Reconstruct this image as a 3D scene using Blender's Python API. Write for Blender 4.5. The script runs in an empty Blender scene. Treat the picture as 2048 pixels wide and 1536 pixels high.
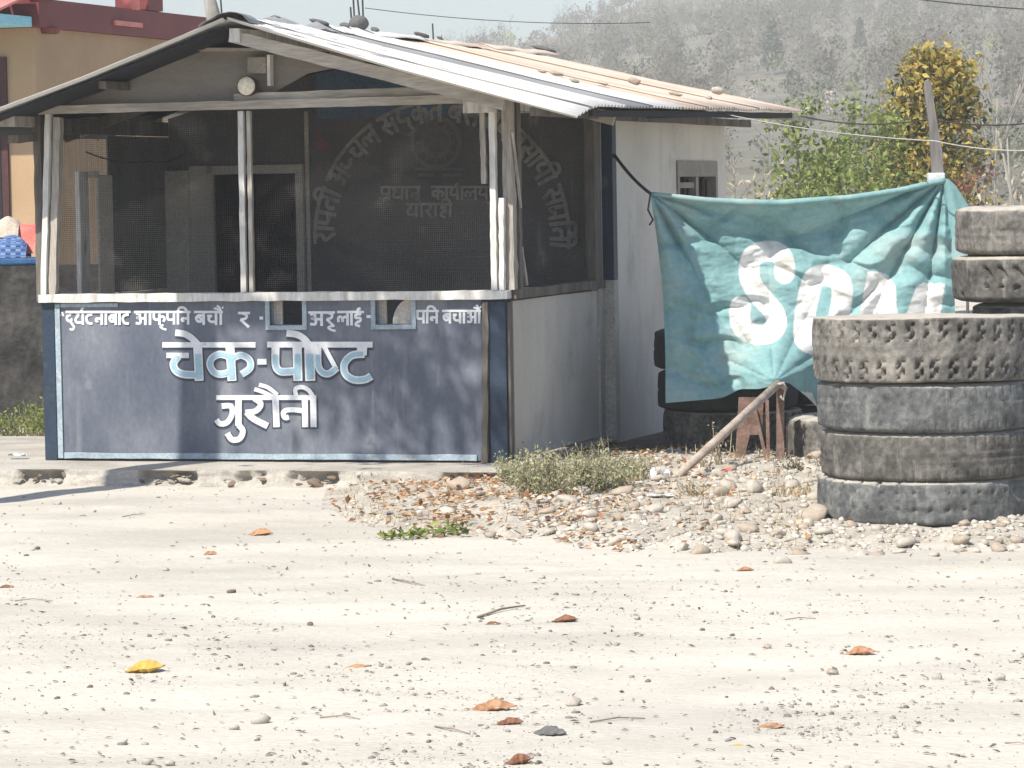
import bpy, math, random
import numpy as np
from mathutils import Vector, Matrix

rnd = random.Random(7)
rng = np.random.default_rng(7)
SC = bpy.context.scene
COL = SC.collection

# ------------------------------------------------------------------ camera
FPX = 7000.0                       # focal length in pixels of a 2048 px wide picture
CAM_H = 1.70
PITCH = math.atan((768 - 382) / FPX)
ROLL = math.radians(1.0)
cF = np.array([0, math.cos(PITCH), -math.sin(PITCH)])
cR0 = np.array([1.0, 0, 0])
cU0 = np.array([0, math.sin(PITCH), math.cos(PITCH)])
cU = cU0 * math.cos(ROLL) + cR0 * math.sin(ROLL)
cR = cR0 * math.cos(ROLL) - cU0 * math.sin(ROLL)
CAM = np.array([0, 0, CAM_H])
cam_d = bpy.data.cameras.new('camera')
cam_d.sensor_width = 36.0
cam_d.lens = 36.0 * FPX / 2048.0
cam_d.clip_start = 0.5
cam_d.clip_end = 5000
cam = bpy.data.objects.new('camera', cam_d)
COL.objects.link(cam)
cam.matrix_world = Matrix(((cR[0], cU[0], -cF[0], 0), (cR[1], cU[1], -cF[1], 0),
                           (cR[2], cU[2], -cF[2], CAM_H), (0, 0, 0, 1)))
SC.camera = cam

# ------------------------------------------------------------------ light
TH = math.radians(16.8)            # the hut is turned by this much from the view axis
SUN_EL = math.radians(52)
SUN_AZ = math.radians(22) + TH     # light travels this far to the right of +Y
trav = Vector((math.sin(SUN_AZ) * math.cos(SUN_EL), math.cos(SUN_AZ) * math.cos(SUN_EL), -math.sin(SUN_EL)))
sun_d = bpy.data.lights.new('sun', 'SUN')
sun_d.energy = 4.9
sun_d.angle = math.radians(0.55)
sun_d.color = (1.0, 0.95, 0.86)
sun = bpy.data.objects.new('sun', sun_d)
COL.objects.link(sun)
sun.rotation_euler = trav.to_track_quat('-Z', 'Y').to_euler()
sun.location = (-20, -20, 40)
world = bpy.data.worlds.new('World')
SC.world = world
world.use_nodes = True
wn = world.node_tree.nodes
wl = world.node_tree.links
wn.clear()
sky = wn.new('ShaderNodeTexSky')
sky.sky_type = 'NISHITA'
sky.sun_disc = False
sky.sun_elevation = SUN_EL
sky.sun_rotation = math.radians(180) + SUN_AZ
sky.air_density = 1.0
sky.dust_density = 1.5
sky.ozone_density = 5.0
bg = wn.new('ShaderNodeBackground')
bg.inputs[1].default_value = 0.11
wo = wn.new('ShaderNodeOutputWorld')
wl.new(sky.outputs[0], bg.inputs[0])
wl.new(bg.outputs[0], wo.inputs[0])
SC.view_settings.view_transform = 'Standard'
SC.view_settings.look = 'None'
SC.view_settings.exposure = 0.68
SC.view_settings.gamma = 1.0
SC.view_settings.use_curve_mapping = False
SC.render.engine = 'CYCLES'
SC.cycles.max_bounces = 6
SC.cycles.volume_bounces = 0
SC.cycles.transparent_max_bounces = 8


# ------------------------------------------------------------------ places
def ray(u, v):
    return cF + (u - 1024) / FPX * cR + (768 - v) / FPX * cU


def ground(u, v, z=0.0):
    d = ray(u, v)
    return CAM + d * ((z - CAM_H) / d[2])


HO = ground(1015, 925, .09)
HO[2] = 0
EX = np.array([math.cos(TH), -math.sin(TH), 0])
EY = np.array([math.sin(TH), math.cos(TH), 0])


def ply(u, v, Y):
    d = ray(u, v)
    p = CAM + d * ((Y - (CAM - HO) @ EY) / (d @ EY)) - HO
    return np.array([p @ EX, Y, p[2]])


def plx(u, v, X):
    d = ray(u, v)
    p = CAM + d * ((X - (CAM - HO) @ EX) / (d @ EX)) - HO
    return np.array([X, p @ EY, p[2]])


def loc2w(p):
    return HO + EX * p[0] + EY * p[1] + np.array([0, 0, p[2]])


def atd(u, v, D):
    d = ray(u, v)
    return CAM + d * (D / d[1])


# ------------------------------------------------------------------ materials
def mat(name, cols, scale=4.0, rough=.85, bump=.25, bscale=30.0, metal=0.0, detail=8, stretch=(1, 1, 1),
        grain=.18, gscale=60.0, island=0.0, spec=.3, nrough=.6, trans=0.0, disp=1.0, dirt=None, bdist=.01):
    m = bpy.data.materials.new(name)
    m.use_nodes = True
    nt = m.node_tree
    N, L = nt.nodes, nt.links
    b = N['Principled BSDF']
    b.inputs['Roughness'].default_value = rough
    b.inputs['Metallic'].default_value = metal
    b.inputs['Specular IOR Level'].default_value = spec
    tc = N.new('ShaderNodeTexCoord')
    mp = N.new('ShaderNodeMapping')
    mp.inputs['Scale'].default_value = stretch
    L.new(tc.outputs['Object'], mp.inputs[0])
    n1 = N.new('ShaderNodeTexNoise')
    n1.inputs['Scale'].default_value = scale
    n1.inputs['Detail'].default_value = detail
    n1.inputs['Roughness'].default_value = nrough
    L.new(mp.outputs[0], n1.inputs[0])
    r = N.new('ShaderNodeValToRGB')
    el = r.color_ramp.elements
    if len(cols) == 1:
        cols = [(0.3, cols[0][1] if isinstance(cols[0][0], float) else cols[0]), (0.7, cols[0][1] if isinstance(cols[0][0], float) else cols[0])]
    while len(el) < len(cols):
        el.new(.5)
    for e, (p, c) in zip(el, cols):
        e.position = p
        e.color = (*c, 1)
    fac = n1.outputs[0]
    if island > 0:
        gi = N.new('ShaderNodeNewGeometry')
        mx0 = N.new('ShaderNodeMix')
        mx0.data_type = 'FLOAT'
        mx0.inputs[0].default_value = island
        L.new(n1.outputs[0], mx0.inputs[2])
        L.new(gi.outputs['Random Per Island'], mx0.inputs[3])
        fac = mx0.outputs[0]
    L.new(fac, r.inputs[0])
    n2 = N.new('ShaderNodeTexNoise')
    n2.inputs['Scale'].default_value = gscale
    n2.inputs['Detail'].default_value = 4
    L.new(mp.outputs[0], n2.inputs[0])
    mr = N.new('ShaderNodeMapRange')
    mr.inputs[1].default_value = .3
    mr.inputs[2].default_value = .7
    mr.inputs[3].default_value = 1 - grain
    mr.inputs[4].default_value = 1 + grain
    L.new(n2.outputs[0], mr.inputs[0])
    mx = N.new('ShaderNodeMix')
    mx.data_type = 'RGBA'
    mx.blend_type = 'MULTIPLY'
    mx.inputs[0].default_value = 1
    L.new(r.outputs[0], mx.inputs[6])
    L.new(mr.outputs[0], mx.inputs[7])
    col = mx.outputs[2]
    if dirt:                                     # (colour, scale, low, high): patches of dust or stain
        dc, ds, lo, hi = dirt
        n3 = N.new('ShaderNodeTexNoise')
        n3.inputs['Scale'].default_value = ds
        n3.inputs['Detail'].default_value = 7
        n3.inputs['Roughness'].default_value = .65
        L.new(tc.outputs['Object'], n3.inputs[0])
        m3 = N.new('ShaderNodeMapRange')
        m3.inputs[1].default_value = lo
        m3.inputs[2].default_value = hi
        L.new(n3.outputs[0], m3.inputs[0])
        mx3 = N.new('ShaderNodeMix')
        mx3.data_type = 'RGBA'
        L.new(m3.outputs[0], mx3.inputs[0])
        L.new(col, mx3.inputs[6])
        mx3.inputs[7].default_value = (*dc, 1)
        col = mx3.outputs[2]
    L.new(col, b.inputs['Base Color'])
    if bump > 0:
        n4 = N.new('ShaderNodeTexNoise')
        n4.inputs['Scale'].default_value = bscale
        n4.inputs['Detail'].default_value = 6
        L.new(mp.outputs[0], n4.inputs[0])
        bp = N.new('ShaderNodeBump')
        bp.inputs['Strength'].default_value = bump
        bp.inputs['Distance'].default_value = bdist
        L.new(n4.outputs[0], bp.inputs['Height'])
        L.new(bp.outputs[0], b.inputs['Normal'])
    if trans > 0:
        b.inputs['Transmission Weight'].default_value = 0
        tr = N.new('ShaderNodeBsdfTranslucent')
        L.new(col, tr.inputs[0])
        ms = N.new('ShaderNodeMixShader')
        ms.inputs[0].default_value = trans
        L.new(b.outputs[0], ms.inputs[1])
        L.new(tr.outputs[0], ms.inputs[2])
        L.new(ms.outputs[0], N['Material Output'].inputs[0])
    return m


M = {}
M['ground'] = mat('dusty_ground', [(.3, (.41, .38, .32)), (.5, (.485, .45, .385)), (.7, (.54, .503, .43))], scale=1.1, stretch=(.45, 1, 1), bump=.6,
                  bscale=45, grain=.1, gscale=90, dirt=((.36, .335, .295), .7, .50, .80), bdist=.012)
M['gravel'] = mat('gravel', [(.1, (.13, .118, .105)), (.45, (.27, .25, .22)), (.9, (.44, .40, .345))], scale=3, island=.85, bump=.3)
M['pebble'] = mat('bank_pebble', [(.1, (.26, .23, .19)), (.45, (.42, .38, .32)), (.9, (.58, .53, .46))], scale=3, island=.85, bump=.3)
M['bank'] = mat('bank_soil', [(.3, (.29, .26, .21)), (.5, (.40, .365, .305)), (.66, (.47, .435, .37))], scale=3, bump=.8, bscale=40, grain=.25)
M['stone'] = mat('pale_stone', [(.15, (.33, .29, .24)), (.5, (.47, .425, .36)), (.85, (.57, .525, .455))], scale=2.2, bump=.5, bscale=45, grain=.15)
M['stone2'] = mat('brown_stone', [(.2, (.32, .25, .19)), (.8, (.48, .41, .33))], scale=3, bump=.5, bscale=45, grain=.2)
M['concrete'] = mat('old_concrete', [(.3, (.29, .265, .23)), (.55, (.40, .37, .32)), (.75, (.46, .425, .37))], scale=3, bump=.6, bscale=35, grain=.14)
M['rubble'] = mat('rubble_brown', [(.25, (.16, .11, .075)), (.6, (.33, .25, .18)), (.8, (.45, .37, .29))], scale=14, bump=.8, bscale=50)
M['blue'] = mat('faded_blue_paint', [(.28, (.075, .088, .118)), (.46, (.112, .126, .158)), (.60, (.158, .172, .20)), (.78, (.25, .26, .275))], scale=1.7, rough=.55,
                bump=.12, bscale=14, grain=.10, gscale=35, stretch=(1.2, 1, .7), dirt=((.33, .33, .335), 3.2, .62, .84))
def streaks(m, col, lo, hi, sc=(14, 14, .9)):
    """rain and dust runs down a painted sheet"""
    N, L = m.node_tree.nodes, m.node_tree.links
    b = N['Principled BSDF']
    src = b.inputs['Base Color'].links[0].from_socket
    tc = N.new('ShaderNodeTexCoord'); mp = N.new('ShaderNodeMapping'); mp.inputs['Scale'].default_value = sc
    nz = N.new('ShaderNodeTexNoise'); nz.inputs['Scale'].default_value = 1; nz.inputs['Detail'].default_value = 8; nz.inputs['Roughness'].default_value = .7
    L.new(tc.outputs['Object'], mp.inputs[0]); L.new(mp.outputs[0], nz.inputs[0])
    mr = N.new('ShaderNodeMapRange'); mr.inputs[1].default_value = lo; mr.inputs[2].default_value = hi; mr.inputs[4].default_value = .75
    L.new(nz.outputs[0], mr.inputs[0])
    mx = N.new('ShaderNodeMix'); mx.data_type = 'RGBA'; L.new(mr.outputs[0], mx.inputs[0]); L.new(src, mx.inputs[6]); mx.inputs[7].default_value = (*col, 1)
    L.new(mx.outputs[2], b.inputs['Base Color'])


streaks(M['blue'], (.26, .27, .285), .56, .78)
streaks(M['blue'], (.06, .055, .055), .64, .80, (40, 40, 7))
M['dblue'] = mat('dark_blue_paint', [(.3, (.018, .033, .055)), (.7, (.033, .052, .08))], scale=4, rough=.6, bump=.15, dirt=((.14, .14, .14), 6, .6, .85))
M['midblue'] = mat('inner_blue_paint', [(.3, (.08, .13, .19)), (.7, (.12, .18, .25))], scale=4, bump=.1)
M['lblue'] = mat('pale_blue_paint', [(.3, (.25, .31, .35)), (.7, (.38, .45, .49))], scale=6, rough=.7, bump=.2, dirt=((.2, .2, .2), 9, .55, .8))
M['wood'] = mat('weathered_wood', [(.25, (.21, .185, .155)), (.5, (.36, .325, .28)), (.75, (.50, .46, .40))], scale=9, bump=.5, bscale=25,
                stretch=(1, 1, .12), grain=.2, gscale=80)
M['woodh'] = mat('weathered_beam', [(.25, (.23, .20, .165)), (.5, (.38, .34, .29)), (.75, (.52, .475, .41))], scale=9, bump=.5, bscale=25,
                 stretch=(.12, 1, 1), grain=.2, gscale=80)
M['woodw'] = mat('peeling_white_paint', [(.3, (.25, .23, .20)), (.42, (.52, .50, .46)), (.6, (.68, .66, .61))], scale=14, bump=.4, bscale=30,
                 stretch=(1, 1, .2), grain=.12)
M['greywood'] = mat('grey_wood', [(.25, (.11, .10, .092)), (.5, (.17, .158, .145)), (.8, (.24, .225, .205))], scale=9, bump=.5, stretch=(1, 1, .15))
M['woodd'] = mat('dark_wood', [(.25, (.06, .05, .04)), (.5, (.13, .115, .10)), (.8, (.22, .195, .17))], scale=8, bump=.5, stretch=(1, 1, .15))
M['ply'] = mat('grey_boarding', [(.3, (.17, .15, .13)), (.5, (.215, .195, .17)), (.75, (.28, .255, .225))], scale=2.2, bump=.15, stretch=(.5, 1, 2), grain=.08)
M['tin'] = mat('galvanised_tin', [(.3, (.56, .545, .51)), (.5, (.67, .655, .62)), (.72, (.73, .71, .67))], scale=2.5, rough=.6, bump=.1, metal=.0,
               stretch=(.25, 1, 1), grain=.06, dirt=((.34, .29, .24), 3.5, .62, .85))
M['tin2'] = mat('rust_pink_tin', [(.3, (.46, .34, .25)), (.5, (.60, .49, .39)), (.72, (.68, .59, .50))], scale=3.0, rough=.65, bump=.1, metal=.05,
                stretch=(.25, 1, 1), grain=.08, dirt=((.36, .21, .14), 4, .58, .85))
M['tin3'] = mat('grey_tin', [(.3, (.24, .238, .232)), (.6, (.35, .345, .335))], scale=3.0, rough=.5, bump=.1, metal=.15, stretch=(.25, 1, 1), grain=.06)
M['wall'] = mat('off_white_plaster', [(.3, (.54, .50, .435)), (.5, (.63, .59, .52)), (.75, (.68, .64, .57))], scale=2.0, bump=.2, bscale=18, grain=.06,
                dirt=((.35, .32, .28), 1.8, .6, .85))
streaks(M['wall'], (.40, .37, .32), .55, .85, (5, 5, .5))
M['greysheet'] = mat('grey_sheet', [(.3, (.43, .40, .35)), (.6, (.54, .505, .445)), (.8, (.60, .56, .49))], scale=2.4, bump=.08, stretch=(1, 1, .5), grain=.05,
                     dirt=((.26, .24, .21), 2.5, .6, .85))
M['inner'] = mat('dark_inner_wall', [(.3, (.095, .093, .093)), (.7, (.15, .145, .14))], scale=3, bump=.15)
M['inpale'] = mat('pale_inner_wall', [(.3, (.50, .47, .43)), (.7, (.62, .585, .53))], scale=3, bump=.1, trans=.5)
M['soil'] = mat('dark_soil', [(.3, (.085, .075, .064)), (.6, (.135, .12, .10)), (.8, (.19, .17, .145))], scale=6, bump=.8, bscale=30)
M['tarp'] = mat('black_tarpaulin', [(.3, (.012, .014, .02)), (.7, (.025, .028, .036))], scale=4, bump=.3, bscale=8)
M['ingrey'] = mat('grey_inner_frame', [(.3, (.40, .37, .325)), (.7, (.52, .485, .43))], scale=5, bump=.1)
M['door'] = mat('green_grey_door', [(.3, (.10, .115, .10)), (.7, (.17, .185, .16))], scale=4, bump=.15, stretch=(1, 1, .4))
M['inkpale'] = mat('sign_paint_pale', [(.3, (.27, .26, .24)), (.7, (.40, .385, .355))], scale=10, bump=0, dirt=((.14, .137, .13), 9, .50, .72))
M['inkdim'] = mat('sign_paint_dim', [(.3, (.13, .13, .125)), (.7, (.19, .188, .18))], scale=10, bump=0)
M['wire'] = mat('dusty_wire', [(.35, (.03, .029, .028)), (.58, (.055, .052, .05)), (.70, (.34, .315, .28))], scale=2.2, rough=.8, bump=0, detail=5)
M['white'] = mat('white_paint', [(.3, (.58, .59, .60)), (.7, (.74, .74, .735))], scale=9, rough=.6, bump=.05, grain=.08, dirt=((.33, .35, .38), 16, .60, .78))
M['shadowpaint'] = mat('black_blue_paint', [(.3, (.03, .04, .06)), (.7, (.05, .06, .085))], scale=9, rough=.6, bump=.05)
M['skyblue'] = mat('sky_blue_paint', [(.3, (.27, .42, .50)), (.7, (.36, .52, .60))], scale=9, rough=.6, bump=.05, grain=.06)
M['black'] = mat('black_void', [(.3, (.012, .012, .014)), (.7, (.02, .02, .022))], bump=0)
M['tyre'] = mat('dusty_rubber', [(.3, (.05, .047, .042)), (.5, (.09, .085, .076)), (.72, (.17, .158, .14))], scale=9, rough=.9, bump=.35, bscale=90, grain=.3, gscale=35,
                dirt=((.25, .225, .19), 2.2, .58, .88))
M['tyre2'] = mat('pale_dusty_rubber', [(.3, (.075, .07, .062)), (.5, (.135, .127, .113)), (.72, (.235, .218, .19))], scale=9, rough=.9, bump=.35, bscale=90, grain=.3, gscale=35,
                 dirt=((.36, .325, .275), 2.5, .56, .84))
M['tyre3'] = mat('blue_grey_rubber', [(.3, (.055, .058, .058)), (.5, (.10, .104, .102)), (.72, (.18, .182, .172))], scale=9, rough=.85, bump=.35, bscale=90, grain=.3, gscale=35,
                 dirt=((.26, .245, .215), 2.4, .58, .88))
def dust_top(m, col=(.42, .38, .32)):
    """dust settled on what faces up"""
    N, L = m.node_tree.nodes, m.node_tree.links
    b = N['Principled BSDF']
    src = b.inputs['Base Color'].links[0].from_socket
    ge = N.new('ShaderNodeNewGeometry'); sx = N.new('ShaderNodeSeparateXYZ'); L.new(ge.outputs['Normal'], sx.inputs[0])
    nz = N.new('ShaderNodeTexNoise'); nz.inputs['Scale'].default_value = 14; nz.inputs['Detail'].default_value = 5
    ad = N.new('ShaderNodeMath'); ad.operation = 'MULTIPLY_ADD'; ad.inputs[1].default_value = .7
    L.new(nz.outputs[0], ad.inputs[0]); L.new(sx.outputs[2], ad.inputs[2])
    mr = N.new('ShaderNodeMapRange'); mr.inputs[1].default_value = .92; mr.inputs[2].default_value = 1.35
    L.new(ad.outputs[0], mr.inputs[0])
    mx = N.new('ShaderNodeMix'); mx.data_type = 'RGBA'; L.new(mr.outputs[0], mx.inputs[0]); L.new(src, mx.inputs[6]); mx.inputs[7].default_value = (*col, 1)
    L.new(mx.outputs[2], b.inputs['Base Color'])


for k_ in ('tyre', 'tyre2', 'tyre3'):
    streaks(M[k_], (.30, .275, .235), .56, .80, (22, 22, 3))
    streaks(M[k_], (.035, .034, .032), .58, .72, (34, 34, 9))
    dust_top(M[k_])
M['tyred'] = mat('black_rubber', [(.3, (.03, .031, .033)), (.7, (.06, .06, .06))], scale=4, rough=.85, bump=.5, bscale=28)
M['rust'] = mat('rusty_iron', [(.25, (.10, .06, .045)), (.5, (.19, .12, .09)), (.75, (.30, .21, .165))], scale=9, rough=.85, bump=.4, grain=.25)
M['pipe'] = mat('dull_pipe', [(.25, (.22, .165, .13)), (.5, (.36, .29, .235)), (.75, (.46, .39, .33))], scale=8, rough=.75, bump=.3, grain=.2)
M['rope'] = mat('dark_rope', [(.3, (.03, .035, .045)), (.7, (.06, .06, .07))], bump=.2)
M['cord'] = mat('pale_cord', [(.3, (.33, .31, .28)), (.7, (.42, .40, .36))], bump=.1)
M['cable'] = mat('black_cable', [(.3, (.03, .03, .03)), (.7, (.05, .05, .05))], bump=0)
M['tan'] = mat('tan_house_paint', [(.3, (.35, .235, .135)), (.6, (.42, .295, .18)), (.8, (.46, .325, .205))], scale=.8, bump=.1, grain=.06)
M['maroon'] = mat('maroon_paint', [(.3, (.14, .032, .034)), (.7, (.19, .045, .046))], scale=2, bump=.1, rough=.6)
M['rpink'] = mat('coral_roof', [(.3, (.55, .16, .14)), (.7, (.66, .24, .21))], scale=3, bump=.1, rough=.6)
M['cyan'] = mat('cyan_paint', [(.3, (.22, .52, .62)), (.7, (.30, .62, .70))], scale=3, bump=.05, rough=.6)
M['winframe'] = mat('dark_maroon_frame', [(.3, (.05, .022, .022)), (.7, (.085, .035, .035))], scale=3, bump=.1)
M['darkwall'] = mat('sooty_wall', [(.3, (.016, .016, .017)), (.5, (.04, .038, .036)), (.7, (.075, .07, .062)), (.85, (.14, .13, .115))], scale=3.2, bump=.8, bscale=12,
                    grain=.3, gscale=20, bdist=.03)
M['bedblue'] = mat('blue_bedding', [(.3, (.02, .06, .16)), (.7, (.04, .12, .26))], scale=6, bump=.3)
M['red'] = mat('coral_cloth', [(.3, (.60, .13, .11)), (.55, (.66, .19, .15)), (.75, (.72, .42, .34))], scale=6, bump=.3, bscale=12)
M['cream'] = mat('cream_cloth', [(.3, (.40, .34, .27)), (.7, (.52, .45, .37))], scale=6, bump=.3, bscale=12)
M['bark'] = mat('bark', [(.3, (.09, .075, .06)), (.7, (.19, .165, .14))], scale=12, bump=.7, stretch=(1, 1, .25))
M['palebark'] = mat('pale_bark', [(.3, (.20, .185, .165)), (.7, (.30, .28, .25))], scale=9, bump=.5, stretch=(1, 1, .25))
M['twig'] = mat('dry_twig', [(.3, (.16, .125, .09)), (.7, (.30, .245, .19))], scale=9, bump=.3)
M['leafgreen'] = mat('green_leaves', [(.1, (.08, .12, .03)), (.5, (.18, .235, .06)), (.9, (.33, .35, .11))], island=.85, bump=0, rough=.6, trans=.3)
M['leafdark'] = mat('dark_leaves', [(.1, (.02, .035, .02)), (.5, (.04, .06, .035)), (.9, (.08, .095, .06))], island=.85, bump=0, rough=.6, trans=.25)
M['leaforange'] = mat('orange_yellow_leaves', [(.1, (.15, .16, .03)), (.35, (.29, .24, .05)), (.65, (.40, .27, .055)), (.95, (.50, .40, .12))], island=.9, bump=0, rough=.6, trans=.3)
M['leafrust'] = mat('rust_leaves', [(.1, (.10, .055, .03)), (.5, (.18, .08, .05)), (.9, (.3, .13, .09))], island=.9, bump=0, rough=.6, trans=.25)
M['weed'] = mat('grey_green_weed', [(.1, (.27, .285, .15)), (.5, (.42, .42, .24)), (.9, (.55, .53, .35))], island=.85, bump=0, rough=.7, trans=.4)
M['weeddark'] = mat('dull_green_weed', [(.1, (.05, .065, .03)), (.5, (.10, .115, .055)), (.9, (.2, .2, .10))], island=.85, bump=0, rough=.7, trans=.25)
M['dry'] = mat('dry_grass', [(.1, (.24, .19, .11)), (.5, (.40, .33, .21)), (.9, (.55, .47, .33))], island=.85, bump=0, rough=.8, trans=.2)
M['litter'] = mat('dead_leaves', [(.1, (.20, .09, .04)), (.4, (.36, .18, .08)), (.7, (.48, .30, .16)), (.95, (.58, .45, .30))], island=.9, bump=0, rough=.7, trans=.15)
M['shard'] = mat('leaf_shards', [(.1, (.10, .085, .07)), (.5, (.20, .17, .14)), (.9, (.34, .29, .24))], island=.9, bump=0, rough=.8)
M['lyellow'] = mat('yellow_leaf', [(.3, (.50, .31, .05)), (.7, (.62, .46, .13))], scale=20, bump=.2, rough=.6, trans=.2)
M['lorange'] = mat('orange_brown_leaf', [(.3, (.32, .15, .075)), (.7, (.46, .27, .16))], scale=25, bump=.3, rough=.6, trans=.15)
M['lbrown'] = mat('brown_leaf', [(.3, (.15, .065, .035)), (.7, (.26, .12, .065))], scale=25, bump=.3, rough=.6, trans=.1)
M['hill'] = mat('hill_soil', [(.3, (.09, .085, .06)), (.5, (.13, .12, .088)), (.72, (.185, .17, .125))], scale=.05, bump=0, grain=.2, gscale=.4)
M['forest'] = mat('bare_forest', [(.12, (.05, .05, .036)), (.38, (.085, .082, .058)), (.62, (.125, .115, .085)), (.9, (.175, .16, .12))], island=.3, scale=.09, bump=0, rough=.9)
M['scrub'] = mat('hill_scrub', [(.1, (.06, .085, .035)), (.9, (.14, .16, .07))], island=.8, bump=0)
M['pine'] = mat('hill_evergreen', [(.1, (.035, .055, .035)), (.9, (.075, .10, .06))], island=.8, bump=0)
M['lime'] = mat('lime_green_crown', [(.1, (.24, .30, .06)), (.9, (.38, .42, .12))], island=.8, bump=0)
M['blossom'] = mat('pale_crown', [(.1, (.36, .30, .26)), (.9, (.52, .46, .41))], island=.8, bump=0)
M['paper'] = mat('white_paper', [(.3, (.52, .52, .52)), (.7, (.66, .66, .66))], bump=.2, scale=12)
M['bluepaper'] = mat('pale_blue_wrapper', [(.3, (.48, .60, .68)), (.7, (.66, .74, .79))], bump=.2, scale=12)
M['lamp'] = mat('cream_lamp', [(.3, (.62, .57, .45)), (.7, (.70, .65, .52))], bump=.05, rough=.45)
M['box'] = mat('grey_box', [(.3, (.24, .215, .18)), (.7, (.32, .29, .25))], bump=.1, scale=8)
M['flag'] = mat('maroon_paint_patch', [(.3, (.16, .075, .08)), (.7, (.22, .11, .11))], bump=0)


def pattern_mat():
    m = bpy.data.materials.new('patterned_blanket')
    m.use_nodes = True
    N, L = m.node_tree.nodes, m.node_tree.links
    tc = N.new('ShaderNodeTexCoord')
    w = N.new('ShaderNodeTexWave'); w.bands_direction = 'Z'; w.inputs['Scale'].default_value = 11; w.inputs['Distortion'].default_value = 1.0
    c = N.new('ShaderNodeTexChecker'); c.inputs['Scale'].default_value = 26
    c.inputs[1].default_value = (.03, .05, .12, 1); c.inputs[2].default_value = (.20, .24, .32, 1)
    r = N.new('ShaderNodeValToRGB'); r.color_ramp.elements[0].position = .45; r.color_ramp.elements[1].position = .55
    mx = N.new('ShaderNodeMix'); mx.data_type = 'RGBA'; mx.inputs[7].default_value = (.05, .13, .33, 1)
    L.new(tc.outputs['Object'], w.inputs[0]); L.new(tc.outputs['Object'], c.inputs[0])
    L.new(w.outputs[1], r.inputs[0]); L.new(r.outputs[0], mx.inputs[0]); L.new(c.outputs[0], mx.inputs[6])
    L.new(mx.outputs[2], N['Principled BSDF'].inputs['Base Color']); N['Principled BSDF'].inputs['Roughness'].default_value = .9
    return m


M['bedpat'] = pattern_mat()


# ------------------------------------------------------------------ mesh helpers
def tag(o, label=None, cat=None, group=None, kind=None):
    if label: o['label'] = label
    if cat: o['category'] = cat
    if group: o['group'] = group
    if kind: o['kind'] = kind
    return o


def empty(name, loc=(0, 0, 0), rz=0.0):
    o = bpy.data.objects.new(name, None)
    o.empty_display_size = .2
    o.location = loc
    o.rotation_euler = (0, 0, rz)
    COL.objects.link(o)
    return o


def link(name, me, m, parent=None, loc=None, smooth=False):
    if m is not None:
        me.materials.append(M[m] if isinstance(m, str) else m)
    if smooth:
        me.polygons.foreach_set('use_smooth', np.ones(len(me.polygons), bool))
    o = bpy.data.objects.new(name, me)
    COL.objects.link(o)
    if parent is not None:
        o.parent = parent
    if loc is not None:
        o.location = loc
    return o


def npmesh(name, V, Fc):
    """V (n,3), Fc (m,k) equal-sized polygons."""
    V = np.asarray(V, np.float32)
    Fc = np.asarray(Fc, np.int32)
    me = bpy.data.meshes.new(name)
    k = Fc.shape[1]
    me.vertices.add(len(V))
    me.vertices.foreach_set('co', V.ravel())
    me.loops.add(Fc.size)
    me.loops.foreach_set('vertex_index', Fc.ravel())
    me.polygons.add(len(Fc))
    me.polygons.foreach_set('loop_start', np.arange(0, Fc.size, k, dtype=np.int32))
    me.update(calc_edges=True)
    me.validate()
    return me


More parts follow.
